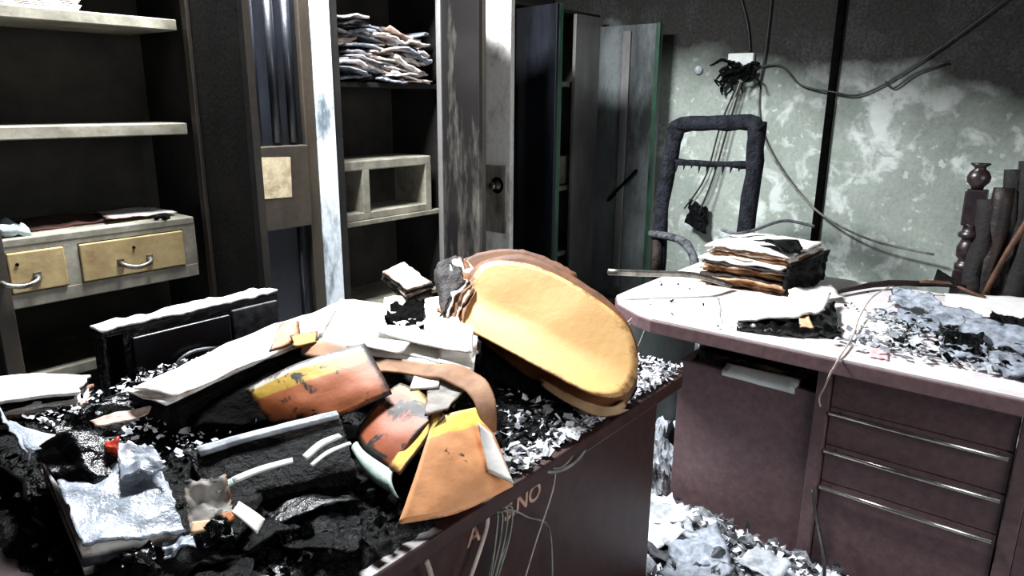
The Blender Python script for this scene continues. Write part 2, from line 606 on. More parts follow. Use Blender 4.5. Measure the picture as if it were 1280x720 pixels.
def carcass(root, x0, x1, y0, y1, h, inner, sidemat):
    MB().box(x0, x1, y1 - 0.012, y1, 0.06, h).build('back_panel', inner, root)
    MB().box(x0, x0 + 0.014, y0 + 0.02, y1 - 0.012, 0.0, h).build('side_panel', sidemat, root)
    MB().box(x1 - 0.014, x1, y0 + 0.02, y1 - 0.012, 0.0, h).build('side_panel', sidemat, root)
    MB().box(x0, x1, y0, y1, h, h + 0.02).build('top_panel', 'soot_black', root)
    MB().box(x0 + 0.014, x1 - 0.014, y0 + 0.02, y1 - 0.012, 0.06, 0.09).build('bottom_panel', inner, root)


# cupboard with open shelves and the cream drawers
c1 = thing('steel_cupboard', 'soot-black steel cupboard with open cream shelves around a two-drawer unit', 'cupboard', (1.16, 3.1, 0))
carcass(c1, 0.73, 1.57, 2.88, 3.34, 2.06, 'soot_inside', 'soot_black')
MB().box(0.735, 0.79, 2.86, 2.89, 0, 2.06).build('front_post', 'frame_brown', c1, bevel=0.003)
MB().box(1.525, 1.542, 2.86, 2.9, 0, 2.06).build('front_post', 'frame_brown', c1, bevel=0.003)
for z0, z1, mt in ((1.75, 1.792, 'shelf_cream'), (1.348, 1.394, 'shelf_cream'), (0.46, 0.50, 'shelf_cream')):
    MB().box(0.79, 1.51, 2.91, 3.32, z0, z1).build('shelf', mt, c1, bevel=0.004)
dr = door(c1, (1.556, 2.87), (1.505, 2.45), 0.12, 2.02, 'soot_black', flange=0.03, fmat='frame_brown', side=-1)

du = thing('drawer_unit', 'cream steel drawer unit with two yellowed drawers inside the cupboard', 'drawer unit', (1.13, 3.1, 0.765))
m = MB()
m.box(0.79, 1.476, 2.89, 3.32, 0.765, 1.0)
m.build('body', 'soot_inside', du)
MB().box(0.785, 1.478, 2.875, 3.325, 0.985, 1.015).build('top_panel', 'shelf_cream', du, bevel=0.005)
MB().box(0.785, 1.478, 2.875, 2.895, 0.765, 0.818).build('bottom_rail', 'shelf_cream', du, bevel=0.004)
MB().box(0.785, 1.478, 2.877, 2.893, 0.968, 0.988).build('top_rail', 'shelf_cream', du)
MB().box(0.978, 1.024, 2.876, 2.894, 0.816, 0.97).build('mullion', 'shelf_cream', du)
MB().box(1.425, 1.478, 2.876, 2.894, 0.816, 0.97).build('mullion', 'shelf_cream', du)
for x0, x1, z0, z1 in ((0.795, 0.976, 0.822, 0.966), (1.027, 1.422, 0.822, 0.964)):
    d = MB().box(x0, x1, 2.868, 2.89, z0, z1).build('drawer', 'drawer_cream', du, bevel=0.004)
    xc = 1.22 if x0 > 1 else 0.822
    hw = 0.056
    h = MB().tube([(xc - hw, 2.866, 0.872), (xc - hw * 0.8, 2.84, 0.862), (xc, 2.832, 0.853), (xc + hw * 0.8, 2.84, 0.862), (xc + hw, 2.866, 0.872)], 0.009, 8).build('handle', 'metal_worn', d, smooth=True)
    for s in (-1, 1):
        MB().box(xc + s * hw - 0.012, xc + s * hw + 0.012, 2.862, 2.869, 0.858, 0.888).build('handle_plate', 'metal_worn', d)
    MB().lathe([(0.006, 0), (0.006, 0.004)], (xc, 2.868, 0.925), 10, Vector((0, -1, 0))).build('keyhole', 'char_matte', d)

# things on the shelves of that cupboard
for k in range(7):
    z = 1.7925 + k * 0.007
    tag(MB().loft([(0.90 + 0.004 * (k % 3), 3.12, z + 0.006), (1.16 + 0.006 * (k % 2), 3.1, z + 0.006)], [(0.90 + 0.004 * (k % 2), 2.915, z + 0.006), (1.16 + 0.005 * (k % 3), 2.92, z + 0.006)], 8, 5, 0.006, 0.001).build('paper_bundle', 'paper_white', smooth=True), 'white paper sheaf in the small stack on the upper cream shelf', 'paper', 'white sheaves on the upper shelf')
tag(MB().loft([(0.92, 3.25, 1.024), (1.36, 3.26, 1.022)], [(0.90, 2.96, 1.022), (1.34, 2.99, 1.024)], 18, 12, 0.006, 0.012, 14, 0.1).build('scorched_cloth', 'rag_brown', smooth=True), 'flat scorched red-brown cloth lying on the cream drawer unit', 'cloth')
tag(MB().loft([(1.22, 3.2, 1.034), (1.44, 3.2, 1.032)], [(1.16, 2.93, 1.036), (1.45, 2.95, 1.03)], 12, 8, 0.003, 0.006, 14, 0.06).build('loose_paper', 'paper_edge_black', smooth=True), 'pale sheet with burnt edges on top of the drawer unit', 'paper')
m = MB().loft([(0.80, 3.1, 1.03), (0.885, 3.1, 1.05)], [(0.795, 2.9, 1.06), (0.885, 2.9, 1.045)], 10, 8, 0.035, 0.02, 30)
tag(m.build('plastic_bag', 'plastic_clear', smooth=True), 'small crumpled pale plastic bag on the drawer unit', 'bag')
m = MB().tube([(1.325, 2.90, 1.024), (1.345, 2.885, 1.028), (1.368, 2.885, 1.022), (1.385, 2.9, 1.024)], lambda s: 0.007 + 0.007 * math.sin(s * 9) ** 2, 8, 0.5)
tag(m.build('char_lump', 'char', smooth=True), 'small black charred lump on the front edge of drawer unit', 'debris')

# wide cupboard with the closed ribbed leaf, white post and the shelf of documents
c2 = thing('steel_cupboard', 'wide soot-stained cupboard with peeling white post and burnt documents on its shelf', 'cupboard', (2.3, 3.1, 0))
carcass(c2, 1.62, 3.02, 2.88, 3.34, 2.06, 'soot_inside', 'soot_black')
leaf = MB().box(1.66, 2.10, 2.875, 2.89, 0.08, 2.03).build('door', 'door_dark', c2)
for x0, x1 in ((1.66, 1.72), (2.035, 2.095)):
    MB().box(x0, x1, 2.845, 2.876, 0.08, 2.03).build('door_stile', 'frame_brown', leaf, bevel=0.004)
for xc in (1.80, 1.90, 1.985):
    MB().tube([(xc, 2.872, 1.30), (xc, 2.872, 2.02)], 0.022, 10, smooth=0).build('rib', 'door_dark', leaf, smooth=True)
for xc in (1.80, 1.985):
    MB().tube([(xc, 2.872, 0.12), (xc, 2.872, 0.9)], 0.012, 8, smooth=0).build('rib', 'door_dark', leaf, smooth=True)
MB().box(1.725, 2.03, 2.825, 2.876, 0.915, 1.288).build('lock_rail', 'frame_brown', leaf, bevel=0.005)
lab = MB().loft([(1.772, 2.8235, 1.244), (1.93, 2.8235, 1.238)], [(1.77, 2.8235, 1.062), (1.925, 2.8235, 1.058)], 8, 8, 0.0015, 0.0006, 14)
o = lab.build('paper_label', 'paper_label', leaf)
o['label'] = 'yellowed paper notice stuck on the door'
MB().box(2.102, 2.212, 2.85, 2.9, 0, 2.06).build('front_post', 'post_white', c2, bevel=0.004)
MB().box(2.213, 2.262, 2.86, 2.92, 0, 2.06).build('post_return', 'soot_black', c2, bevel=0.003)
MB().box(2.955, 3.015, 2.865, 2.9, 0, 2.06).build('front_post', 'door_grey', c2, bevel=0.003)
for z in (1.575, 0.875, 0.40):
    MB().box(2.265, 3.0, 2.92, 3.32, z - 0.025, z).build('shelf', 'soot_black' if z > 1 else 'shelf_cream', c2, bevel=0.003)
door(c2, (2.975, 2.865), (2.80, 2.44), 0.10, 2.03, 'door_smoked', flange=0.02, fmat='frame_brown', side=-1)

pg = thing('pigeonhole_rack', 'scorched cream steel pigeonhole rack on the cupboard shelf below the documents', 'rack', (2.6, 3.05, 0.876))
MB().box(2.27, 2.93, 2.93, 3.2, 1.135, 1.185).build('top_panel', 'shelf_cream', pg, bevel=0.006)
MB().box(2.27, 2.93, 2.93, 3.2, 0.876, 0.915).build('bottom_panel', 'shelf_cream', pg, bevel=0.004)
for x0, x1 in ((2.27, 2.30), (2.43, 2.475), (2.885, 2.93)):
    MB().box(x0, x1, 2.93, 3.2, 0.912, 1.14).build('divider', 'shelf_cream', pg, bevel=0.003)
MB().box(2.27, 2.93, 3.19, 3.2, 0.9, 1.15).build('back_panel', 'soot_inside', pg)

rd = random.Random(11)
for k in range(46):        # burnt documents slumped on the upper shelf
    lay = k // 5
    t_ = (k % 5) / 4
    x = 2.36 + t_ * 0.53 + rd.uniform(-0.04, 0.04)
    z = 1.585 + lay * 0.03 + (0.02 if t_ < 0.5 else 0.0) + rd.uniform(-0.006, 0.006)
    hw, dp = rd.uniform(0.09, 0.17), rd.uniform(0.16, 0.26)
    x0, x1 = max(2.272, x - hw), min(2.945, x + hw)
    tl = rd.uniform(-0.045, 0.02) if t_ > 0.4 else rd.uniform(-0.02, 0.035)
    y0 = 2.925 + rd.uniform(-0.04, 0.03)
    sg = rd.uniform(-0.02, 0.01)
    mt = rd.choice(['doc_pale', 'doc_pale', 'doc_pale', 'doc_grey', 'doc_pink', 'doc_pale', 'char', 'doc_grey'])
    zb = max(1.583, min(z - tl, z + tl)) - min(z - tl, z + tl)
    A = [(x0, y0 + dp, z - tl + zb), ((x0 + x1) / 2, y0 + dp, z + zb + 0.012), (x1, y0 + dp, z + tl + zb)]
    B = [(x0, y0, z - tl + zb), ((x0 + x1) / 2, y0 - 0.012, z + zb + sg + 0.012), (x1, y0, z + tl + zb)]
    o = MB().loft(A, B, 10, 6, rd.uniform(0.004, 0.016), 0.012, 18, 0.10, seed=k * 3.3).build('burnt_document', mt, smooth=True)
    kind = {'doc_pale': 'pale', 'doc_grey': 'slate-grey', 'doc_pink': 'pinkish-brown', 'char': 'charred black'}[mt]
    tag(o, kind + ' document sheaf in the slumped heap on the upper cupboard shelf', 'document', 'burnt documents on the upper cupboard shelf')

# narrow cupboard whose peeled leaf with the lock plate stands open
c3 = thing('steel_cupboard', 'narrow cupboard with its peeled white door and lock plate swung open', 'cupboard', (3.34, 3.1, 0))
carcass(c3, 3.06, 3.60, 2.88, 3.34, 2.06, 'soot_inside', 'soot_black')
lf = door(c3, (3.085, 2.875), (3.13, 2.505), 0.10, 2.03, 'door_peeled', flange=0.018, fmat='door_peeled', side=-1)
# lock plate standing proud of the leaf near its free edge
m = MB()
m.box(3.094, 3.108, 2.515, 2.67, 0.76, 1.14)
lp = m.build('lock_plate', 'lock_plate', lf, bevel=0.004)
MB().lathe([(0.026, 0), (0.022, 0.012), (0.012, 0.022), (0.012, 0.05), (0.02, 0.052), (0.02, 0.064), (0.0, 0.066)], (3.097, 2.57, 1.03), 14, Vector((-1, -0.1, 0.05))).build('knob', 'metal_worn', lf, smooth=True)
MB().lathe([(0.05, 0), (0.046, 0.004), (0.03, 0.006)], (3.097, 2.575, 1.03), 14, Vector((-1, 0, 0))).build('knob_rose', 'char_matte', lf, smooth=True)
MB().box(3.55, 3.60, 2.86, 2.9, 0, 2.06).build('front_post', 'door_dark', c3)

# last cupboard in the corner
c4 = thing('steel_cupboard', 'corner cupboard with green-edged door and a grey door standing wide open', 'cupboard', (4.1, 3.1, 0))
carcass(c4, 3.62, 4.60, 2.88, 3.34, 2.06, 'soot_inside', 'door_grey')
MB().box(4.27, 4.605, 2.86, 2.885, 0, 2.06).build('front_post', 'door_grey', c4, bevel=0.003)
for z in (1.62, 0.9, 0.42):
    MB().box(3.64, 4.58, 2.92, 3.32, z - 0.035, z).build('shelf', 'shelf_cream', c4, bevel=0.003)
door(c4, (3.63, 2.87), (3.545, 2.50), 0.10, 2.03, 'door_dark', flange=0.03, fmat='edge_green', side=-1)
lr = door(c4, (4.59, 2.865), (4.575, 2.37), 0.10, 2.0, 'door_green', flange=0.025, fmat='edge_green', side=1)
MB().box(4.553, 4.566, 2.60, 2.66, 0.14, 1.96).build('door_stiffener', 'door_grey', lr, bevel=0.003)
MB().beam((4.552, 2.72, 0.78), (4.552, 2.5, 1.02), 0.012, 0.03, up=(1, 0, 0)).build('stay_bar', 'char_matte', lr)
tag(MB().box(4.05, 4.42, 2.95, 3.2, 0.905, 1.11).build('storage_tin', 'shelf_cream', bevel=0.01), 'cream storage tin on the middle shelf of the corner cupboard', 'tin')

# ------------------------------------------------------------------ electrics on the right wall
MB_ = MB().box(WX - 0.035, WX - 0.001, 1.268, 1.312, 0.0, CZ)
pipe = struct(MB_.build('trim_1', 'char_matte', bevel=0.006))
pipe['label'] = 'black vertical cable trunking on the plaster wall'

sk = thing('socket_box', 'burnt-out socket box with melted wires high on the plaster wall', 'socket', (WX - 0.02, 1.87, 1.66))
MB().box(WX - 0.035, WX - 0.001, 1.79, 1.96, 1.70, 1.80).build('backplate', 'plaster_white', sk, bevel=0.006)
for k in range(26):
    rk = random.Random(k + 100)
    q = Vector((WX - 0.05, 1.87 + rk.uniform(-0.08, 0.08), 1.72 + rk.uniform(-0.05, 0.03)))
    pts = [q]
    for _ in range(4):
        q = q + Vector((rk.uniform(-0.025, 0.015), rk.uniform(-0.05, 0.05), rk.uniform(-0.055, 0.02)))
        q.x = min(q.x, WX - 0.025)
        pts.append(q)
    MB().tube(pts, lambda s: 0.013 * (1 - 0.6 * s), 7, 0.8, k * 5.1).build('melted_wiring', 'char', sk, smooth=True)
MB().lathe([(0.028, 0), (0.03, 0.012), (0.02, 0.02)], (WX - 0.001, 2.17, 1.70), 14, Vector((-1, 0, 0))).build('round_rose', 'ash_grey', sk, smooth=True)

WW = WX - 0.02
cable('wall_cable', [(4.730, 1.714, 2.204), (4.730, 1.715, 2.018), (4.730, 1.721, 1.778), (4.730, 1.743, 1.582)], 0.006, 'cable_black', 'straight black cable running up the wall right of the socket')
cable('wall_cable', [(WW, 1.80, 1.70), (WW, 1.62, 1.72), (WW, 1.48, 1.60), (WW - 0.02, 1.29, 1.56), (WW, 1.1, 1.55), (WW, 0.8, 1.75), (WW, 0.47, 2.03), (WW, 0.2, 2.3)], 0.006, 'cable_black', 'black cable strung from the socket across trunking and up the wall')
cable('wall_cable', [(WW, 1.98, 2.3), (WW, 1.86, 2.0), (WW, 1.82, 1.8)], 0.006, 'cable_black', 'black cable dropping from the ceiling into the burnt socket')
cable('wall_cable', [(WW, 1.74, 1.70), (WW, 1.73, 1.45), (WW - 0.02, 1.66, 1.25), (WW - 0.05, 1.48, 1.02), (WW - 0.06, 1.25, 0.82), (WW - 0.08, 0.95, 0.70), (WW - 0.1, 0.6, 0.66)], 0.007, 'cable_grey', 'long grey cable sagging down the wall from socket behind the paper stack')
cable('wall_cable', [(WW, 1.0, 1.62), (WW, 0.95, 1.58), (WW, 0.85, 1.66), (WW, 0.7, 1.72)], 0.006, 'cable_black', 'short thin cable end clipped to the plaster wall beside the trunking')
for k, (dy, dz) in enumerate(((0.0, 0.0), (0.03, 0.05), (0.055, 0.02))):
    cable('hanging_wire', [(WW - 0.04, 1.84 + dy * 0.4, 1.62), (WW - 0.05, 1.90 + dy, 1.35), (WW - 0.07, 1.97 + dy, 1.0), (WW - 0.1, 2.04 + dy * 2, 0.75 + dz)], 0.006, 'cable_black' if k != 1 else 'cable_grey', 'wire hanging from the burnt socket behind the charred chair', None, 'wires hanging behind the charred chair')
m = MB().loft([(4.67, 2.14, 0.84), (4.67, 2.0, 0.80)], [(4.64, 2.15, 0.66), (4.64, 1.98, 0.60)], 9, 9, 0.03, 0.05, 18, 0.2)
tag(m.build('melted_adaptor', 'char', smooth=True), 'melted black adaptor hanging at the ends of wall wires', 'adaptor')

# ------------------------------------------------------------------ charred office chair behind the far desk
ch = thing('office_chair', 'charred office chair with only the frame of its backrest left', 'chair', (3.62, 1.62, 0))
CXc = 3.7
def lean(z): return CXc + 0.12 * (z - 0.8)
fr = MB().tube([(lean(0.50), 1.83, 0.50), (lean(0.9), 1.86, 0.9), (lean(1.2), 1.845, 1.2), (lean(1.34), 1.83, 1.34)], 0.042, 12, 0.35, 1).build('back_post', 'foam_char', ch, smooth=True)
MB().tube([(lean(0.50), 1.36, 0.50), (lean(0.9), 1.362, 0.9), (lean(1.2), 1.368, 1.2), (lean(1.395), 1.38, 1.395)], 0.044, 12, 0.35, 7).build('back_post', 'foam_char', ch, smooth=True)
MB().tube([(lean(1.31), 1.86, 1.325), (lean(1.38), 1.80, 1.372), (lean(1.39), 1.6, 1.382), (lean(1.39), 1.42, 1.39), (lean(1.36), 1.36, 1.35)], 0.04, 12, 0.4, 3).build('top_rail', 'foam_char', ch, smooth=True)
MB().tube([(lean(1.17), 1.86, 1.165), (lean(1.17), 1.6, 1.168), (lean(1.17), 1.38, 1.175)], 0.016, 10, 0.9, 5).build('cross_rail', 'foam_char', ch, smooth=True)
mm = MB()
for k in range(9):
    yk = 1.44 + k * 0.045
    mm.tube([(lean(1.16), yk, 1.16), (lean(1.14), yk + 0.004, 1.135 - 0.012 * (k % 3))], lambda s: 0.009 * (1.1 - s), 5, smooth=0)
mm.build('burnt_drip', 'foam_char', ch, smooth=True)
MB().loft([(3.70, 1.84, 0.48), (3.70, 1.38, 0.48)], [(3.28, 1.84, 0.47), (3.28, 1.38, 0.47)], 10, 10, 0.06, 0.015, 14).build('seat', 'foam_char', ch, smooth=True)
MB().lathe([(0.035, 0.05), (0.035, 0.42)], (3.5, 1.61, 0), 12).build('gas_column', 'metal_worn', ch, smooth=True)
for k in range(5):
    a = k * 2 * math.pi / 5 + 0.3
    MB().beam((3.5, 1.61, 0.08), (3.5 + 0.27 * math.cos(a), 1.61 + 0.27 * math.sin(a), 0.03), 0.045, 0.04).build('leg', 'char_matte', ch, bevel=0.005)
MB().tube([(3.660, 1.898, 0.759), (3.550, 1.661, 0.768), (3.450, 1.537, 0.721), (3.400, 1.500, 0.659)], 0.022, 8, 0.5).build('armrest', 'ash_dark', ch, smooth=True)
MB().tube([(3.660, 1.850, 0.727), (3.620, 1.826, 0.526)], 0.03, 8, 0.2, smooth=0).build('armrest_post', 'char_brown', ch, smooth=True)

# ------------------------------------------------------------------ wooden chair with turned post at the right
wc = thing('wooden_chair', 'dark wooden chair with a turned finial post and scorched back slats', 'chair', (3.42, 0.05, 0))
ax = Vector((0.03, 0.02, 1))
def turned(yc, zt):
    b = (3.40, yc, zt)
    p = MB().lathe([(0.034, 0.0), (0.042, 0.01), (0.042, 0.03), (0.034, 0.036), (0.03, 0.05), (0.041, 0.062), (0.043, 0.10), (0.034, 0.12), (0.028, 0.135), (0.044, 0.142), (0.044, 0.158), (0.034, 0.165), (0.03, 0.185), (0.04, 0.195)], (b[0], b[1], zt + 0.0), 20, ax).build('turned_section', 'wood_dark', wc, smooth=True)
    m = MB().beam((b[0] + 0.006, b[1] + 0.004, zt + 0.19), (b[0] + 0.01, b[1] + 0.007, zt + 0.335), 0.075, 0.075, up=(1, 0, 0))
    m.build('post_block', 'wood_dark', wc, bevel=0.006)
    f = MB().lathe([(0.02, 0.0), (0.024, 0.012), (0.04, 0.03), (0.043, 0.05), (0.034, 0.07), (0.02, 0.082), (0.022, 0.09), (0.036, 0.1), (0.033, 0.105)], (b[0] + 0.011, b[1] + 0.008, zt + 0.334), 20, ax).build('finial', 'wood_dark', wc, smooth=True)
    MB().beam((b[0] - 0.03, b[1], 0.0), (b[0], b[1], zt + 0.01), 0.08, 0.08, up=(1, 0, 0)).build('post_leg', 'wood_dark', wc, bevel=0.005)
turned(0.322, 0.83)
turned(-0.42, 0.83)
rs = random.Random(4)
for k in range(18):
    y0 = 0.278 - k * 0.036
    zt = min(1.40, 1.14 + 0.036 * 1.43 * k) + rs.uniform(-0.012, 0.012)
    x0 = 3.36 + rs.uniform(-0.02, 0.02)
    MB().tube([(x0, y0, 0.46), (x0 - 0.01, y0 + 0.01, 0.75), (x0 + 0.01, y0 - 0.01, 0.98), (x0 + 0.02, y0 + rs.uniform(-0.01, 0.01), zt)], lambda s: 0.044 - 0.008 * s, 8, 0.6, k * 2.2).build('back_slat', 'wood_burnt' if k % 4 == 1 else 'burnt_curtain', wc, smooth=True)
MB().tube([(3.30, 0.235, 0.76), (3.31, 0.20, 0.9), (3.33, 0.15, 1.05), (3.34, 0.12, 1.15)], 0.011, 8, 0.5).build('split_splinter', 'wood_raw', wc, smooth=True)
MB().box(3.32, 3.78, -0.44, 0.34, 0.42, 0.46).build('seat', 'wood_burnt', wc, bevel=0.01)
for yy in (-0.4, 0.3):
    MB().box(3.71, 3.77, yy - 0.03, yy + 0.03, 0, 0.42).build('leg', 'wood_dark', wc)

# ------------------------------------------------------------------ far desk
rdk = thing('office_desk', 'mauve laminate desk with three chrome drawer bars and an ash-covered top', 'desk', (2.6, 0.5, 0))
ol = [(2.12, -0.75), (3.16, -0.75), (3.16, 1.33), (2.42, 1.33), (2.30, 1.325), (2.22, 1.27), (2.14, 1.14), (2.12, 1.08)]
MB().slab([(x, y, 0.772) for x, y in ol], (0, 0, 0.046)).build('tabletop', 'laminate_mauve', rdk, bevel=0.004)
MB().slab([(x + (0.004 if x < 2.5 else -0.004), y - 0.003 if y > 0 else y, 0.778) for x, y in ol], (0, 0, 0.0058)).build('top_surface', 'desk_top', rdk)
MB().box(2.235, 2.255, 0.545, 1.015, 0.005, 0.612).build('front_panel', 'laminate_mauve', rdk, bevel=0.002)
MB().box(2.255, 2.74, 0.995, 1.015, 0.0, 0.612).build('side_panel', 'laminate_mauve', rdk)
MB().box(2.256, 2.72, 0.551, 0.994, 0.58, 0.60).build('compartment_floor', 'char_brown', rdk)
MB().box(2.742, 2.762, 0.03, 1.0, 0.0, 0.725).build('back_panel', 'laminate_mauve', rdk)
MB().box(2.212, 2.74, 0.505, 0.545, 0.0, 0.726).build('divider', 'laminate_mauve', rdk, bevel=0.003)
MB().box(2.222, 2.74, -0.02, 0.022, 0.0, 0.726).build('divider', 'laminate_mauve', rdk, bevel=0.003)
MB().box(2.235, 2.253, -0.72, -0.022, 0.0, 0.726).build('modesty_panel', 'laminate_mauve', rdk)
MB().box(2.21, 3.1, -0.745, -0.722, 0.0, 0.726).build('side_panel', 'laminate_mauve', rdk)
zs = [(0.581, 0.722), (0.453, 0.578), (0.325, 0.45), (0.02, 0.322)]
for i, (z0, z1) in enumerate(zs):
    d = MB().box(2.236, 2.254, 0.026, 0.502, z0, z1).build('drawer', 'laminate_mauve', rdk, bevel=0.002)
    if i:
        zc = z1 - 0.012
        MB().tube([(2.213, 0.034, zc), (2.213, 0.498, zc)], 0.0078, 12, smooth=0).build('bar_handle', 'chrome', d, smooth=True)
        for yy in (0.06, 0.47):
            MB().tube([(2.213, yy, zc), (2.237, yy, zc)], 0.005, 8, smooth=0).build('handle_standoff', 'chrome', d)
MB().tube([(2.33, 0.975, 0.60), (2.33, 0.98, 0.728)], 0.016, 14, smooth=0).build('chrome_leg', 'chrome', rdk, smooth=True)
MB().tube([(2.9, 1.2, 0.0), (2.9, 1.2, 0.728)], 0.02, 12, smooth=0).build('chrome_leg', 'chrome', rdk, smooth=True)
tag(MB().loft([(2.26, 0.85, 0.632), (2.28, 0.61, 0.630)], [(2.218, 0.854, 0.618), (2.218, 0.61, 0.614)], 10, 6, 0.022, 0.002, 20, 0.03).build('cream_ledger', 'plaster_white', smooth=True), 'cream ledger edge poking out of the open desk compartment', 'book')
rs = random.Random(9)
for k in range(7):
    x0, y0 = 2.30 + rs.uniform(-0.02, 0.08), 0.59 + rs.uniform(0, 0.07)
    z = 0.615 + 0.009 * k
    o = MB().loft([(x0 + 0.3, y0 + 0.30, z), (x0 + 0.3, y0 + 0.02, z + 0.004)], [(x0, y0 + 0.30 + rs.uniform(-0.03, 0.03), z), (x0, y0 + rs.uniform(-0.03, 0.0), z)], 8, 8, 0.006, 0.004, 18, 0.05, seed=k * 2.0).build('burnt_file', rs.choice(['char', 'char_matte', 'paper_mottled']), smooth=True)
    tag(o, 'blackened file lying inside the open compartment of the mauve desk', 'file', 'blackened files in the desk compartment')

bk = thing('bucket', 'grey plastic bucket standing behind the mauve desk end', 'bucket', (2.80, 1.36, 0))
MB().lathe([(0.11, 0), (0.115, 0.01), (0.15, 0.58), (0.158, 0.58), (0.158, 0.60), (0.143, 0.60), (0.138, 0.56), (0.105, 0.03)], (2.80, 1.36, 0), 28).build('tub', 'bucket_grey', bk, smooth=True)
MB().tube([(2.65, 1.36, 0.58), (2.64, 1.40, 0.45), (2.66, 1.44, 0.38), (2.74, 1.50, 0.42), (2.78, 1.515, 0.58)], 0.004, 6).build('bail_handle', 'cable_grey', bk, smooth=True)

# ------------------------------------------------------------------ near desk
D = 0.78
ld = thing('office_desk', 'dark brown desk with stencilled lettering buried under burnt files', 'desk', (1.0, 1.4, 0))
ol = [(0.12, 0.76), (1.70, 0.76), (1.735, 0.775), (1.755, 0.81), (1.755, 1.76), (0.12, 1.76)]
MB().slab([(x, y, D) for x, y in ol], (0, 0, 0.035)).build('tabletop', 'laminate', ld, bevel=0.004)
MB().box(0.20, 1.64, 0.80, 0.82, 0.02, 0.745).build('side_panel', 'laminate', ld, bevel=0.002)
MB().box(1.62, 1.64, 0.82, 1.72, 0.02, 0.745).build('end_panel', 'laminate', ld)
MB().box(0.20, 1.62, 1.70, 1.72, 0.02, 0.745).build('side_panel', 'laminate', ld)
MB().box(0.20, 0.22, 0.82, 1.70, 0.02, 0.745).build('end_panel', 'laminate', ld)


def lettering(txt, loc, size, parent, shear=0.0):
    cu = bpy.data.curves.new('lettering', 'FONT')
    cu.body = txt
    cu.size = size
    cu.extrude = 0.0006
    cu.shear = shear
    cu.offset = 0.001
    tmp = bpy.data.objects.new('lettering_tmp', cu)
    COL.objects.link(tmp)
    dg = bpy.context.evaluated_depsgraph_get()
    me = bpy.data.meshes.new_from_object(tmp.evaluated_get(dg))
    bpy.data.objects.remove(tmp)
    bpy.data.curves.remove(cu)
    o = bpy.data.objects.new('lettering', me)
    COL.objects.link(o)
    me.materials.clear()
    me.materials.append(MATS['lettering'])
    o.parent = parent
    o.location = Vector(loc) - parent_world(parent)
    o.rotation_euler = (math.pi / 2, 0, 0)
    return o


lettering('S.NO', (0.985, 0.7990, 0.676), 0.054, ld, 0.1)
lettering('A.', (0.875, 0.7990, 0.676), 0.054, ld, 0.1)

# black box behind the near desk
bb = thing('charred_box', 'charred black steel box with ash along its top behind the near desk', 'box', (1.0, 2.0, 0))
BX0, BX1, BY, BZ = 0.735, 1.275, 1.985, 0.885
MB().box(BX0, BX1, BY, BY + 0.075, 0.0, BZ).build('body', 'char_gloss', bb, bevel=0.006)
MB().box(BX0 + 0.07, BX0 + 0.36, BY - 0.014, BY + 0.002, 0.12, BZ - 0.03).build('front_panel', 'door_dark', bb, bevel=0.004)
MB().box(BX0 + 0.37, BX1 - 0.012, BY - 0.012, BY + 0.002, 0.12, BZ - 0.02).build('front_panel', 'ash_dark', bb, bevel=0.004)
MB().box(BX0 + 0.008, BX0 + 0.045, BY - 0.014, BY + 0.002, 0.10, BZ - 0.01).build('corner_strip', 'char_matte', bb)
MB().loft([(BX0, BY + 0.075, BZ + 0.007), (BX1, BY + 0.075, BZ + 0.007)], [(BX0, BY + 0.002, BZ + 0.007), (BX1, BY + 0.002, BZ + 0.007)], 40, 6, 0.006, 0.008, 26, 0.02).build('ash_layer', 'ash_white', bb, smooth=True)
MB().tube([(0.889, 1.965, 0.720), (0.919, 1.955, 0.763), (0.969, 1.955, 0.778), (1.049, 1.965, 0.764)], 0.005, 8).build('bent_handle', 'ash_grey', bb, smooth=True)

# ------------------------------------------------------------------ burnt heap on the near desk


def resting_strip(name, ea, eb, mat, label, cat, group=None, floor=D + 0.002, ymin=0.768, **kw):
    """a thick bundle whose underside rests on the desk top"""
    m = MB().loft(ea, eb, **kw)
    for p in m.v:
        p.z = max(p.z, floor)
        p.y = max(p.y, ymin)
    return tag(m.build(name, mat, smooth=True), label, cat, group)


def heap(name, x0, x1, y0, y1, zb, hfun, mat, label, cat, n=110, amp=0.03, freq=16, seed=0.0):
    vs, fs = [], []
    for j in range(n):
        for i in range(n):
            u, v = i / (n - 1), j / (n - 1)
            x, y = x0 + (x1 - x0) * u, y0 + (y1 - y0) * v
            e = min(1.0, min(u, 1 - u, v, 1 - v) * 14)
            q = Vector((x * freq + seed, y * freq, seed))
            h = hfun(x, y) + amp * abs(noise.fractal(q, 0.9, 2.1, 5)) + amp * 0.5 * noise.cell(q * 1.3)
            vs.append((x + 0.01 * noise.noise(q * 1.7), y + 0.01 * noise.noise(q * 1.9), zb + max(0.0, h * e)))
    for j in range(n - 1):
        for i in range(n - 1):
            a = j * n + i
            fs.append((a, a + 1, a + n + 1, a + n))
    N = n * n
    edge = [i for i in range(n)] + [j * n + n - 1 for j in range(1, n)] + [(n - 1) * n + i for i in range(n - 2, -1, -1)] + [j * n for j in range(n - 2, 0, -1)]
    base = [(vs[k][0], vs[k][1], zb) for k in edge]
    E_ = len(edge)
    for k in range(E_):
        fs.append((edge[k], N + k, N + (k + 1) % E_, edge[(k + 1) % E_]))
    m = MB().add(vs + base, fs)
    o = m.build(name, mat)
    o['kind'] = 'stuff'
    return tag(o, label, cat)


def hL(x, y):
    a = 0.075 * math.exp(-((x - 0.85) ** 2 / 0.20 + (y - 1.45) ** 2 / 0.16))
    b = 0.06 * math.exp(-((x - 1.3) ** 2 / 0.10 + (y - 1.3) ** 2 / 0.10))
    c = 0.03 * math.exp(-((x - 0.55) ** 2 / 0.05 + (y - 1.1) ** 2 / 0.06))
    return 0.006 + a + b + c


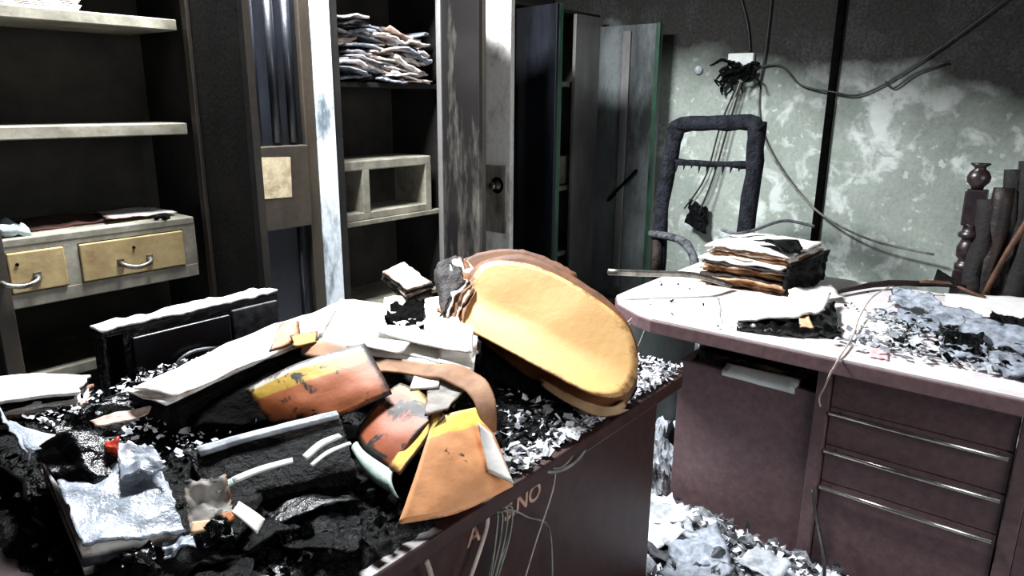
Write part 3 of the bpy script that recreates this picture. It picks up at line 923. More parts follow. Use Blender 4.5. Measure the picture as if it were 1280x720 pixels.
heap('charred_heap', 0.28, 1.70, 0.785, 1.74, D, hL, 'char', 'glossy black charred paper heap covering the near desk top', 'debris', n=170, amp=0.010, freq=26)


def flakes(name, n, area_fn, mats_sizes, label, cat, seed=1, flat=0.5):
    """loose flakes and shreds, one mesh"""
    r = random.Random(seed)
    s0, s1, asp, mat = mats_sizes
    m = MB()
    for _ in range(n):
        c = Vector(area_fn(r))
        L = r.uniform(s0, s1)
        w = L / r.uniform(1.0, asp)
        a = r.uniform(0, 2 * math.pi)
        tl, tr = r.gauss(0, flat), r.gauss(0, flat)
        M_ = Matrix.Rotation(a, 3, 'Z') @ Matrix.Rotation(tl, 3, 'Y') @ Matrix.Rotation(tr, 3, 'X')
        cv = r.uniform(-0.25, 0.25) * L
        j = lambda: r.uniform(0.75, 1.15)
        P = [(-L / 2 * j(), -w / 2 * j(), cv), (0, -w / 2 * j(), 0), (L / 2 * j(), -w / 2 * j(), cv), (L / 2 * j(), w / 2 * j(), cv), (0, w / 2 * j(), 0), (-L / 2 * j(), w / 2 * j(), cv)]
        zl = min((M_ @ Vector(p)).z for p in P)
        m.add([c + M_ @ Vector(p) - Vector((0, 0, zl)) for p in P], [(0, 1, 4, 5), (1, 2, 3, 4)])
    o = m.build(name, mat)
    o['kind'] = 'stuff'
    return tag(o, label, cat)


def zone(x0, x1, y0, y1, zf):
    def f(r):
        x, y = r.uniform(x0, x1), r.uniform(y0, y1)
        return (x, y, zf(x, y))
    return f


zL = lambda x, y: D + hL(x, y) + 0.008
flakes('white_ash_shreds', 3200, zone(0.98, 1.72, 0.78, 1.06, lambda x, y: D + 0.004 + max(0, hL(x, y) - 0.01) * 0.7), (0.008, 0.036, 5.0, 'ash_white'), 'white ash shreds strewn over desk top below the manila folder', 'ash', 2, 0.35)
flakes('black_char_flakes', 450, zone(0.98, 1.74, 0.78, 1.1, lambda x, y: D + 0.008 + max(0, hL(x, y) - 0.01) * 0.8), (0.008, 0.03, 3.0, 'char'), 'black char flakes mixed into the shreds below the manila folder', 'debris', 3, 0.5)
flakes('black_char_flakes', 1100, zone(0.30, 1.2, 0.80, 1.70, zL), (0.006, 0.028, 2.5, 'char'), 'curled black char flakes over the burnt files on the near desk', 'debris', 4, 0.5)
flakes('grey_ash_flakes', 900, zone(0.45, 0.95, 1.2, 1.70, lambda x, y: D + hL(x, y) + 0.02), (0.004, 0.016, 3.0, 'ash_white'), 'bright ash chips scattered between the black binder and file bundle', 'ash', 5, 0.4)
flakes('white_ash_shreds', 1600, zone(1.3, 1.74, 0.78, 1.72, lambda x, y: D + 0.006 + max(0, hL(x, y))), (0.005, 0.022, 4.0, 'ash_white'), 'white ash shreds at the far end of the near desk', 'ash', 6, 0.3)

# long charred file bundle at the far side with white sheets on top
g = 'white sheets over the long charred bundle'
resting_strip('charred_bundle', [(0.572, 1.457, 0.910), (0.849, 1.497, 0.930), (1.177, 1.529, 0.945)], [(0.595, 1.290, 0.915), (0.775, 1.314, 0.930), (0.976, 1.314, 0.945)], 'char', 'long charred file bundle with black burnt side on the near desk', 'file', None, thick=0.10, amp=0.012, ragged=0.03, nu=26, nv=10)
for k in range(3):
    a = 0.004 * k
    r_ = random.Random(40 + k)
    dx = lambda: r_.uniform(-5, 5)
    L_ = [Vector(p) + Vector((r_.uniform(-.012, .012), r_.uniform(-.012, .012), 0.004 + a)) for p in ((0.554, 1.406, 0.930), (0.832, 1.467, 0.945), (1.146, 1.481, 0.970))]
    R_ = [Vector(p) + Vector((r_.uniform(-.012, .012), r_.uniform(-.012, .012), 0.004 + a)) for p in ((0.580, 1.297, 0.930), (0.784, 1.324, 0.945), (0.939, 1.303, 0.965))]
    strip('white_sheet', L_, R_, 'paper_white', 'long white sheet lying on the charred bundle near the black box', 'paper', g, thick=0.003, amp=0.008, ragged=0.03, nu=24, nv=8, seed=k * 4.0)

# white sheets in the middle of the heap
g = 'blank white sheets in the middle of the heap'
mids = [
    ((0.938, 1.314, 0.955), (1.015, 0.977, 0.950), (1.292, 1.198, 0.965), (1.147, 1.476, 0.975)),
    ((0.987, 1.282, 0.965), (1.038, 0.926, 0.945), (1.308, 1.143, 0.955), (1.133, 1.385, 0.980)),
    ((0.919, 1.305, 0.968), (0.983, 1.088, 0.972), (1.244, 1.195, 0.985), (1.135, 1.483, 0.985)),
    ((1.014, 1.201, 0.985), (1.058, 0.948, 0.975), (1.325, 1.257, 0.990), (1.209, 1.393, 0.990)),
]
for k, q in enumerate(mids):
    sheet('white_sheet', *q, 'paper_white', 'broad blank white sheet beside the manila folder', 'paper', g, thick=0.003, amp=0.010, ragged=0.02, nu=16, nv=12, seed=k * 5.0)
sheet('white_sheet', (1.015, 1.005, 0.950), (1.073, 0.962, 0.925), (1.177, 1.049, 0.990), (1.155, 1.141, 1.000), 'paper_white', 'stiff white sheet standing at the left edge of manila folder', 'paper', None, thick=0.003, amp=0.004, nu=8, nv=8)

# burnt booklet, black scrap and roll of scorched pages behind
for k in range(5):
    z = 0.985 + k * 0.008
    r_ = random.Random(k)
    c = [Vector(p) + Vector((r_.uniform(-.006, .006), r_.uniform(-.006, .006), k * 0.008)) for p in ((1.320, 1.526, 0.990), (1.215, 1.315, 0.990), (1.315, 1.315, 0.995), (1.427, 1.550, 0.995))]
    sheet('booklet_page', c[0], c[1], c[2], c[3], 'paper_edge_black' if k % 2 == 0 else 'char', 'stiff scorched page of the fanned burnt booklet', 'paper', 'fanned pages of burnt booklet', thick=0.004, amp=0.004, ragged=0.08, nu=10, nv=8, seed=k * 3.0)
sheet('charred_scrap', (1.066, 1.237, 0.990), (1.097, 1.130, 0.985), (1.255, 1.284, 1.000), (1.160, 1.314, 0.998), 'char_matte', 'ragged black charred scrap on the white sheets', 'debris', None, thick=0.012, amp=0.02, freq=26, ragged=0.22, nu=18, nv=14, rimw=3)
for k in range(5):
    o = MB().loft([(1.317, 1.316, 1.030), (1.334, 1.314, 1.080), (1.393, 1.298, 1.090)], [(1.176, 1.151, 0.985), (1.234, 1.185, 1.010), (1.328, 1.211, 1.045)], 14, 12, 0.003, 0.010, 26, 0.12, seed=k * 7.0)
    for p in o.v:
        p += Vector((0.010 * k, -0.008 * k, -0.004 * k))
    tag(o.build('scorched_page', ['char_brown', 'paper_edge_black', 'manila_dark', 'paper_scorched', 'manila_dark'][k], smooth=True), 'curled scorched page standing behind the manila folder', 'paper', 'curled scorched pages behind the manila folder')

# big manila folder leaning on the heap


def rounded_card(outline, thick, bow=0.02, rings=9, nrm=None, ragged=0.0, seed=0.0, bend=0.0, low=None):
    out = resample(spline(list(outline) + [outline[0]], 5), 72)[:-1]
    c = sum(out, Vector()) / len(out)
    n_ = nrm
    m = MB()
    vs, rim = [c + n_ * bow], [0.0]
    for k in range(1, rings + 1):
        s = (k / rings) ** 0.75
        for i, p in enumerate(out):
            w = 1 + (ragged * noise.noise(Vector((i * 0.6 + seed, seed, 0))) if k == rings else 0)
            q = c.lerp(p, s * w)
            off = bow * (1 - s * s) + 0.003 * noise.noise(q * 9)
            if bend:      # the lower edge flattens out towards the desk
                off += bend * max(0.0, (q - c).dot(low)) ** 2
            vs.append(q + n_ * off)
            rim.append(s)
    N = len(vs)
    n = len(out)
    fs = [(0, 1 + i, 1 + (i + 1) % n) for i in range(n)]
    for k in range(rings - 1):
        b = 1 + k * n
        fs += [(b + i, b + n + i, b + n + (i + 1) % n, b + (i + 1) % n) for i in range(n)]
    fs += [tuple(N + i for i in reversed(f)) for f in fs]
    b = 1 + (rings - 1) * n
    fs += [(b + i, N + b + i, N + b + (i + 1) % n, b + (i + 1) % n) for i in range(n)]
    return m.add(vs + [p - n_ * thick for p in vs], fs, rim + rim)


FN = Vector((-0.727, -0.221, 0.650))
LOW = FN.cross(Vector((1.294, 0.740, 0.830)) - Vector((1.264, 1.132, 0.930))).normalized()
if LOW.z > 0:
    LOW = -LOW
mf = thing('manila_folder', 'large rounded manila folder with scorched rim leaning on the heap', 'folder', (1.327, 0.932, 0.933))
o = rounded_card([(1.259, 1.226, 0.956), (1.268, 1.227, 0.967), (1.320, 1.214, 1.020), (1.373, 1.200, 1.075), (1.383, 1.192, 1.083), (1.405, 1.145, 1.093), (1.427, 1.062, 1.089), (1.435, 0.958, 1.062), (1.432, 0.862, 1.027), (1.423, 0.789, 0.991), (1.396, 0.743, 0.945), (1.362, 0.719, 0.899), (1.326, 0.721, 0.859), (1.300, 0.747, 0.839), (1.285, 0.798, 0.840), (1.277, 0.894, 0.864), (1.270, 1.008, 0.894), (1.261, 1.116, 0.922)], 0.004, 0.002, nrm=FN, bend=5.5, low=LOW).build('cover', 'manila_big', mf, smooth=True)
o = rounded_card([(1.280, 1.212, 0.956), (1.372, 1.227, 1.065), (1.434, 1.142, 1.105), (1.455, 1.053, 1.098), (1.457, 0.945, 1.064), (1.452, 0.847, 1.025), (1.432, 0.778, 0.979), (1.393, 0.736, 0.921), (1.347, 0.721, 0.864), (1.306, 0.741, 0.825), (1.284, 0.797, 0.821), (1.277, 0.893, 0.844), (1.271, 1.009, 0.877)], 0.022, 0.008, nrm=FN, ragged=0.02).build('page_block', 'manila_dark', mf, smooth=True)
o = rounded_card([(1.351, 1.307, 1.025), (1.404, 1.285, 1.077), (1.452, 1.212, 1.106), (1.481, 1.125, 1.109), (1.491, 1.027, 1.087), (1.482, 0.966, 1.056), (1.389, 1.002, 0.964), (1.326, 1.160, 0.947)], 0.006, 0.004, nrm=FN, ragged=0.05).build('back_cover', 'manila_dark', mf, smooth=True)
strip('scorched_strip', [(1.272, 0.932, 0.868), (1.280, 0.828, 0.841), (1.297, 0.749, 0.834), (1.322, 0.723, 0.852)], [(1.265, 0.918, 0.849), (1.268, 0.828, 0.821), (1.282, 0.753, 0.811), (1.314, 0.709, 0.832)], 'paper_tan', '', parent=mf, thick=0.012, amp=0.006, ragged=0.1, nu=18, nv=5)
# the black bundle that carries the folder
resting_strip('charred_bundle', [(1.368, 1.196, 0.930), (1.391, 0.952, 0.890), (1.451, 0.806, 0.845)], [(1.237, 1.082, 0.890), (1.273, 0.937, 0.850), (1.324, 0.800, 0.810)], 'char', 'charred file bundle propping up the large manila folder', 'file', None, thick=0.10, amp=0.015, ragged=0.06, nu=22, nv=10)
sheet('charred_bundle', (1.296, 0.789, 0.795), (1.401, 0.759, 0.795), (1.478, 0.778, 0.810), (1.429, 0.810, 0.830), 'char_matte', 'small charred wad under the lower corner of manila folder', 'file', None, thick=0.04, amp=0.02, ragged=0.15, nu=12, nv=10)

# coloured folders in the foreground
strip('orange_folder', [(0.710, 1.250, 0.930), (0.806, 1.196, 0.975), (0.933, 1.142, 0.995)], [(0.716, 1.176, 0.875), (0.779, 1.063, 0.900), (0.878, 0.999, 0.935)], 'folder_band_dark', 'bent orange and yellow folder with burn spots and a white edge', 'folder', None, thick=0.004, amp=0.007, nu=22, nv=16, bulge=0.007)
strip('orange_folder', [(0.927, 1.029, 0.935), (0.926, 0.959, 0.930), (0.893, 0.891, 0.910)], [(0.806, 1.028, 0.865), (0.778, 0.954, 0.855), (0.776, 0.887, 0.850)], 'folder_band_burnt', 'orange folder with heavy black burn holes between two lighter folders', 'folder', None, thick=0.004, amp=0.006, nu=18, nv=16, bulge=0.012)
strip('yellow_edge_sheet', [(0.933, 0.932, 0.925), (0.893, 0.870, 0.920)], [(0.770, 0.894, 0.860), (0.762, 0.858, 0.860)], 'yellow_plain', 'narrow yellow folder edge beside the burn-holed orange folder', 'folder', None, thick=0.004, amp=0.004, nu=8, nv=14)
strip('orange_folder', [(0.875, 0.886, 0.915), (0.916, 0.871, 0.918), (0.982, 0.859, 0.910)], [(0.716, 0.813, 0.800), (0.798, 0.754, 0.805), (0.924, 0.728, 0.810)], 'folder_band_light', 'clean pale orange folder with yellow top hanging over the desk edge', 'folder', None, thick=0.004, amp=0.006, nu=22, nv=20, bulge=0.012)
sheet('cream_sheet', (0.889, 0.755, 0.845), (0.906, 0.713, 0.830), (0.948, 0.798, 0.885), (0.928, 0.816, 0.910), 'paper_white', 'cream sheet folded along the side of the pale orange folder', 'paper', None, thick=0.003, amp=0.004, nu=8, nv=12)
strip('brown_strip', [(0.960, 1.162, 0.950), (0.993, 1.050, 0.960), (1.037, 0.930, 0.955), (1.006, 0.845, 0.935), (0.964, 0.801, 0.885)], [(0.930, 1.117, 0.940), (0.962, 1.031, 0.945), (0.981, 0.912, 0.935), (0.961, 0.849, 0.910), (0.946, 0.816, 0.880)], 'paper_brown', 'curled brown card strip draped below the white sheets', 'paper', None, ragged=0.05, thick=0.003, amp=0.008, nu=28, nv=8)
sheet('scorched_sheet', (0.855, 0.887, 0.925), (0.909, 0.877, 0.925), (1.000, 0.914, 0.925), (0.989, 1.010, 0.935), 'paper_mottled', 'grey mottled scrap between the burnt orange folder and the brown strip', 'paper', None, thick=0.003, amp=0.008, ragged=0.08, nu=12, nv=10)
sheet('white_sheet', (0.916, 0.990, 0.935), (0.959, 0.951, 0.935), (1.005, 0.986, 0.940), (0.987, 1.044, 0.945), 'paper_white', 'small white scrap tucked below the curled brown strip', 'paper', None, thick=0.003, amp=0.005, ragged=0.06, nu=8, nv=8)
strip('pale_green_card', [(0.788, 1.002, 0.865), (0.776, 0.961, 0.860), (0.768, 0.882, 0.855)], [(0.773, 0.990, 0.845), (0.747, 0.919, 0.835), (0.741, 0.839, 0.830)], 'pale_green', 'pale green card curling under the burn-holed orange folder', 'card', None, thick=0.004, amp=0.004, nu=14, nv=8, bulge=0.01)
strip('orange_tab', [(0.821, 1.308, 0.995), (0.880, 1.365, 1.005), (0.910, 1.342, 1.010)], [(0.789, 1.279, 0.985), (0.828, 1.279, 0.985), (0.888, 1.307, 0.985)], 'orange_plain', 'rounded orange tab rising from the long charred bundle', 'folder tab', None, thick=0.004, amp=0.003, nu=10, nv=6)
strip('yellow_tab', [(0.857, 1.302, 0.998), (0.918, 1.282, 0.998)], [(0.833, 1.258, 0.985), (0.884, 1.244, 0.985)], 'yellow_plain', 'small yellow tab beside the rounded orange tab', 'folder tab', None, thick=0.004, amp=0.003, nu=8, nv=5, ragged=0.1)
strip('brown_tab', [(0.877, 1.286, 0.985), (0.896, 1.234, 0.988), (0.909, 1.167, 0.985)], [(0.845, 1.253, 0.972), (0.855, 1.195, 0.972), (0.891, 1.156, 0.978)], 'paper_brown', 'crumpled brown paper scrap next to the yellow tab', 'paper', None, thick=0.006, amp=0.008, nu=12, nv=6, ragged=0.05)
resting_strip('charred_bundle', [(0.964, 1.186, 0.945), (1.014, 1.072, 0.945)], [(0.916, 1.092, 0.915), (0.988, 0.986, 0.920)], 'char_brown', 'charred brown bundle tucked below the middle white sheets', 'file', None, thick=0.05, amp=0.012, ragged=0.06, nu=14, nv=10)
resting_strip('charred_bundle', [(0.628, 1.339, 0.910), (0.772, 1.309, 0.925), (0.881, 1.292, 0.930)], [(0.600, 1.261, 0.875), (0.706, 1.183, 0.880), (0.817, 1.152, 0.890)], 'char_matte', 'charred bundle sagging between the long bundle and black binder', 'file', None, thick=0.07, amp=0.02, ragged=0.06, nu=20, nv=12)

# black binder with pale spine labels
bi = thing('binder', 'black burnt lever-arch binder with peeling cream spine labels', 'binder', (0.666, 1.105, 0.800))
MB().loft([(0.536, 1.148, 0.895), (0.655, 1.100, 0.905), (0.788, 1.052, 0.910)], [(0.507, 1.035, 0.855), (0.607, 0.979, 0.860), (0.717, 0.916, 0.865)], 22, 14, 0.06, 0.004, 14, 0.02).build('cover', 'char', bi, smooth=True)
MB().loft([(0.548, 1.141, 0.905), (0.653, 1.096, 0.915), (0.778, 1.047, 0.920)], [(0.542, 1.120, 0.902), (0.645, 1.079, 0.912), (0.773, 1.032, 0.916)], 20, 4, 0.008, 0.002, 14).build('spine_edge', 'ash_grey', bi, smooth=True)
for A_, B_ in ((([(0.540, 1.017, 0.885), (0.585, 1.006, 0.890), (0.638, 0.989, 0.890)]), ([(0.538, 1.005, 0.880), (0.582, 0.995, 0.885), (0.633, 0.980, 0.886)])),
               (([(0.652, 0.980, 0.892), (0.695, 0.988, 0.900), (0.728, 0.976, 0.905)]), ([(0.651, 0.966, 0.888), (0.691, 0.974, 0.895), (0.730, 0.969, 0.900)])),
               (([(0.649, 0.955, 0.885), (0.693, 0.964, 0.890), (0.733, 0.952, 0.895)]), ([(0.649, 0.948, 0.883), (0.690, 0.955, 0.888), (0.733, 0.947, 0.892)])),
               (([(0.511, 1.022, 0.880), (0.539, 1.015, 0.885)]), ([(0.508, 1.008, 0.875), (0.536, 1.004, 0.880)]))):
    MB().loft([Vector(p) + Vector((0, 0, 0.008)) for p in A_], [Vector(p) + Vector((0, 0, 0.008)) for p in B_], 12, 4, 0.002, 0.001).build('spine_label', 'plaster_white' if len(A_) > 2 else 'pale_green', bi, smooth=True)

# silvery crumpled plastic cover and glossy bag at the left front
sheet('plastic_cover', (0.313, 1.023, 0.875), (0.434, 0.968, 0.870), (0.492, 1.171, 0.905), (0.356, 1.242, 0.905), 'plastic_silver', 'crumpled silvery plastic cover over files at the desk corner', 'plastic sheet', None, thick=0.004, amp=0.016, freq=11, ragged=0.05, nu=30, nv=26)
sheet('plastic_cover', (0.408, 1.117, 0.910), (0.466, 1.072, 0.915), (0.486, 1.168, 0.930), (0.452, 1.243, 0.925), 'plastic_silver', 'small bright crumple of plastic behind the silvery cover', 'plastic sheet', None, thick=0.004, amp=0.02, freq=16, ragged=0.12, nu=18, nv=16)
g = 'file edges under the silvery plastic cover'
for k in range(5):
    z = 0.80 + k * 0.018
    A_ = [Vector((0.376, 1.371, 0.885)) - Vector((0, 0, 0.016 * k)), Vector((0.318, 1.051, 0.860)) - Vector((0, 0, 0.016 * k))]
    B_ = [Vector((0.503, 1.246, 0.885)) - Vector((0, 0, 0.016 * k)), Vector((0.433, 0.986, 0.860)) - Vector((0, 0, 0.016 * k))]
    strip('grey_file', A_, B_, ['paper_white', 'paper_slate', 'paper_white', 'char', 'char_matte'][k], 'flat burnt file stacked under the silvery plastic cover', 'file', g, thick=0.013, amp=0.004, nu=12, nv=10, ragged=0.02, seed=k * 2.0)
strip('plastic_bag', [(0.376, 1.571, 0.930), (0.350, 1.380, 0.925), (0.345, 1.306, 0.920)], [(0.350, 1.318, 0.900), (0.360, 1.299, 0.925), (0.485, 1.296, 0.900)], 'plastic_silver', 'twisted glossy white plastic wrap at the heap edge', 'plastic sheet', None, thick=0.004, amp=0.012, freq=14, nu=24, nv=10)
strip('plastic_bag', [(0.354, 1.321, 0.920), (0.406, 1.283, 0.945), (0.448, 1.232, 0.930)], [(0.348, 1.209, 0.900), (0.379, 1.165, 0.900), (0.428, 1.160, 0.900)], 'char_gloss', 'glossy black melted plastic bag before the white ash sheaves', 'bag', None, thick=0.006, amp=0.02, freq=16, nu=22, nv=14, ragged=0.05)
m = MB().loft([(0.433, 1.226, 0.935), (0.456, 1.220, 0.935)], [(0.426, 1.204, 0.930), (0.437, 1.187, 0.928)], 8, 6, 0.012, 0.012, 40, 0.15)
tag(m.build('melted_plastic', 'red_plastic', smooth=True), 'small melted red plastic lump beside the black bag', 'debris')
# sheaves along the far left edge
g = 'ash-white sheaves at the far left of the desk'
for k in range(7):
    r_ = random.Random(70 + k)
    z = 0.80 + 0.011 * k
    c = [Vector(p) + Vector((r_.uniform(-.02, .02), r_.uniform(-.02, .02), 0.011 * k)) for p in ((0.373, 1.744, 0.800), (0.560, 1.660, 0.800), (0.618, 1.771, 0.800), (0.413, 1.946, 0.800))]
    sheet('ash_sheaf', *c, ['char', 'paper_edge_black', 'char', 'paper_edge_black', 'paper_white', 'char', 'paper_white'][k], 'ash-whitened burnt sheaf in the stack at the desk far corner', 'paper', g, thick=0.007, amp=0.008, ragged=0.06, nu=16, nv=10, seed=k * 6.0)
for k, (x0, y0, x1, y1) in enumerate(((85, 520, 150, 492), (105, 528, 175, 500), (120, 516, 165, 490))):
    strip('charred_sheet', [Vector((0.465, 1.498, 0.895)) + Vector((0.02 * k, -0.03 * k, 0.01 * k)), Vector((0.570, 1.494, 0.895)) + Vector((0.02 * k, -0.03 * k, 0))], [Vector((0.422, 1.465, 0.870)) + Vector((0.03 * k, -0.02 * k, 0)), Vector((0.574, 1.421, 0.870)) + Vector((0.01 * k, -0.01 * k, 0.006 * k))], 'char_gloss', 'curled black sheet fanned at the corner of the near desk', 'paper', 'curled black sheets at the desk corner', thick=0.004, amp=0.02, freq=18, ragged=0.1, nu=18, nv=12, seed=k * 9.0)
strip('pink_sheet', [(0.475, 1.401, 0.905), (0.527, 1.390, 0.910), (0.584, 1.380, 0.910)], [(0.475, 1.374, 0.900), (0.507, 1.347, 0.900), (0.566, 1.360, 0.905)], 'doc_pink', 'pinkish scorched paper strip beside the fanned black sheets', 'paper', None, thick=0.003, amp=0.012, nu=18, nv=8, ragged=0.16)
# scraps in front
sheet('net_scrap', (0.440, 0.972, 0.860), (0.504, 0.947, 0.860), (0.536, 1.022, 0.900), (0.474, 1.049, 0.900), 'paper_mottled', 'ragged grey charred paper scrap in front of the binder', 'paper', None, thick=0.003, amp=0.02, freq=20, ragged=0.14, nu=20, nv=18)
sheet('tan_scrap', (0.437, 0.961, 0.866), (0.468, 0.943, 0.866), (0.475, 0.959, 0.872), (0.449, 0.978, 0.872), 'paper_tan', 'small tan cardboard scrap beside the ragged grey scrap', 'paper', None, thick=0.003, amp=0.004, nu=8, nv=6)
sheet('white_scrap', (0.507, 0.895, 0.855), (0.532, 0.913, 0.860), (0.515, 0.956, 0.885), (0.495, 0.943, 0.880), 'paper_white', 'torn cream scrap lying in front of the black binder', 'paper', None, thick=0.003, amp=0.004, nu=8, nv=8, ragged=0.05)
sheet('orange_scrap', (0.482, 0.940, 0.868), (0.499, 0.936, 0.870), (0.498, 0.952, 0.878), (0.485, 0.958, 0.876), 'orange_plain', 'tiny orange scrap beside the torn cream scrap', 'paper', None, thick=0.003, amp=0.003, nu=6, nv=6)
# large glossy black folds of burnt plastic at the front edge
g = 'black folds along the front of the heap'
rs = random.Random(21)
for k in range(16):
    x, y = rs.uniform(0.34, 0.86), rs.uniform(0.80, 1.06)
    if y < 0.8 + 0.0 * x:
        y = 0.8
    s = rs.uniform(0.06, 0.13)
    a = rs.uniform(0, 6.28)
    z = D + hL(x, y) + 0.012
    ca, sa = math.cos(a), math.sin(a)
    pt = lambda u, v, dz: (x + s * (u * ca - v * sa), max(0.765, y + s * (u * sa + v * ca)), z + dz)
    o = MB().loft([pt(-1, -0.7, rs.uniform(-0.02, 0.02)), pt(0, -0.8, 0.015), pt(1, -0.7, 0)], [pt(-1, 0.7, 0), pt(0, 0.6, rs.uniform(0, 0.015)), pt(1, 0.7, rs.uniform(-0.02, 0.02))], 16, 14, 0.004, 0.016, 16, 0.1, seed=k * 3.7)
    mt = rs.choice(['char_gloss', 'char', 'char', 'char_matte'])
    kind = {'char_gloss': 'glossy black', 'char': 'sparkling black', 'char_matte': 'dull sooty black'}[mt]
    tag(o.build('charred_sheet', mt, smooth=True), kind + ' burnt sheet crumpled along the front of the heap', 'debris', g)
for k, (xx, yy) in enumerate(((165, 690), (200, 700), (145, 700))):
    sheet('plastic_crumple', Vector((0.340, 0.977, 0.850)) + Vector((0.05 * k, -0.02 * k, 0)), Vector((0.378, 0.947, 0.850)) + Vector((0.05 * k, -0.02 * k, 0.01)), Vector((0.391, 0.986, 0.860)) + Vector((0.05 * k, -0.02 * k, 0.01)), Vector((0.353, 1.003, 0.860)) + Vector((0.05 * k, -0.02 * k, 0)), 'plastic_silver' if k == 1 else 'char_gloss', ['glossy black crumple left of the silvery front crumple', 'silvery crumple of plastic at the front of the heap', 'glossy black crumple right of the silvery front crumple'][k], 'debris', None, thick=0.004, amp=0.03, freq=22, ragged=0.15, nu=16, nv=14, seed=k * 5.0)
# dark rag hanging over the near end of the desk
strip('hanging_rag', [(0.326, 1.613, 0.860), (0.322, 1.311, 0.840), (0.309, 1.085, 0.820), (0.326, 0.928, 0.820)], [(0.318, 1.806, 0.620), (0.307, 1.522, 0.600), (0.292, 1.273, 0.600), (0.317, 1.080, 0.600)], 'char_matte', 'charred olive-black cloth hanging over the near end of the desk', 'cloth', None, thick=0.006, amp=0.03, freq=8, nu=24, nv=18, ragged=0.03)

# wires hanging on the side of the near desk
g = 'thin wires hanging down the side of the near desk'
def side(x, z, o=0.0):
    return (x, 0.775 - o, z)
hw = [([(0.905, 0.74), (0.90, 0.71), (0.86, 0.64), (0.80, 0.55), (0.77, 0.42)], 0.0055, 'cable_pale'),
      ([(0.74, 0.735), (0.75, 0.70), (0.752, 0.66), (0.735, 0.58), (0.72, 0.45)], 0.006, 'cable_pale'),
      ([(0.64, 0.74), (0.645, 0.70), (0.62, 0.62), (0.60, 0.5)], 0.004, 'cable_grey')]
for k in range(6):
    x = 0.925 + 0.011 * k
    hw.append(([(0.925 + 0.004 * k, 0.735), (x, 0.72), (x - 0.01, 0.66), (x - 0.03 - 0.006 * k, 0.56), (x - 0.05, 0.40)], 0.0022, 'cable_grey'))
hw.append(([(0.93, 0.735), (0.98, 0.715), (1.03, 0.675), (1.10, 0.62), (1.12, 0.52), (1.12, 0.4)], 0.0022, 'cable_grey'))
hw.append(([(1.12, 0.76), (1.11, 0.70), (1.05, 0.60), (1.0, 0.5), (0.97, 0.4)], 0.0022, 'cable_pale'))
labs = ['thick pale wire hanging from the burnt folders down the desk side', 'short thick pale wire hanging below the pale orange folder', 'grey wire hanging near the front end of the desk side']
for k, (pts, r, mt) in enumerate(hw):
    lb = labs[k] if k < 3 else 'thin wire strand hanging down the lettered side of the near desk'
    o = cable('hanging_wire', [side(x, z, 0.003 * (k % 4)) for x, z in pts], r, mt, lb, None, g)
cable('hanging_wire', [side(1.06, 0.785, -0.02), side(1.08, 0.76, 0.012), side(1.15, 0.742, 0.016), side(1.22, 0.752, 0.012), side(1.255, 0.785, -0.01)], 0.004, 'cable_grey', 'looped grey wire drooping over the desk edge above lettering')
cable('hanging_wire', [side(1.02, 0.80, -0.04), side(1.07, 0.775, 0.006), side(1.13, 0.75, 0.014), side(1.18, 0.765, 0.010), side(1.2, 0.79, -0.02)], 0.0025, 'cable_grey', 'thin grey loop inside the drooping wire over desk edge')

# ------------------------------------------------------------------ on the far desk
RD = 0.778
g = 'scorched files in the stack on the mauve desk'
rs = random.Random(33)
nst = 17
for k in range(nst):
    z = RD + 0.001 + k * 0.0095
    sh = Vector((0.02 * math.sin(k * 1.1) + rs.uniform(-.02, .012) + 0.05 * k / nst, rs.uniform(-.018, .018), rs.uniform(-.001, .002)))
    tilt = 0.03 * k / nst
    c = [Vector((2.70, 0.82, z)) + sh, Vector((2.685, 1.165, z + tilt * 0.3)) + sh, Vector((3.02, 1.14, z + tilt)) + sh, Vector((3.05, 0.79, z + tilt * 0.5)) + sh]
    mt = ['char_brown', 'paper_tan', 'paper_tan', 'paper_brown', 'paper_tan', 'char_brown', 'paper_scorched', 'paper_tan'][k % 8] if k < 9 else ['paper_white', 'paper_brown', 'paper_white', 'paper_scorched', 'char_brown', 'paper_white'][k % 6]
    if k == nst - 1:
        mt = 'paper_white'
    o = MB().loft([c[2], c[3]], [c[1], c[0]], 14, 12, rs.uniform(0.005, 0.010), 0.010, 12, 0.07, seed=k * 3.1, curl=-0.02)
    kind = {'char_brown': 'blackened brown', 'paper_tan': 'tan scorched', 'paper_brown': 'brown scorched', 'paper_scorched': 'cream scorched', 'paper_white': 'white'}[mt]
    where = 'topmost white file of the tall stack on the mauve desk' if k == nst - 1 else kind + ' file in the %s half of the tall stack on the mauve desk' % ('lower' if k < 9 else 'upper')
    tag(o.build('scorched_file', mt, smooth=True), where, 'file', g)
o = MB().loft([(2.69, 0.815, 0.90), (2.84, 0.765, 0.915), (3.04, 0.755, 0.92)], [(2.70, 0.81, 0.79), (2.86, 0.775, 0.79), (3.03, 0.77, 0.79)], 26, 14, 0.015, 0.018, 22, 0.05)
tag(o.build('charred_cover', 'char', smooth=True), 'black charred cover curling down the end of the file stack', 'file')
strip('charred_cover', [(2.80, 1.0, 0.965), (2.74, 0.9, 0.96), (2.70, 0.84, 0.95)], [(2.88, 0.84, 0.97), (2.80, 0.80, 0.962), (2.74, 0.79, 0.945)], 'char', 'ragged black char on the top corner of the file stack', 'debris', None, thick=0.004, amp=0.012, ragged=0.15, nu=14, nv=10)
cable('stack_cord', [(2.90, 1.17, 0.97), (2.88, 1.10, 0.965), (2.94, 1.05, 0.975), (3.04, 1.0, 1.0), (3.08, 0.95, 1.01), (3.1, 0.85, 0.995)], 0.007, 'ash_dark', 'dark cord lying across the top of the file stack')

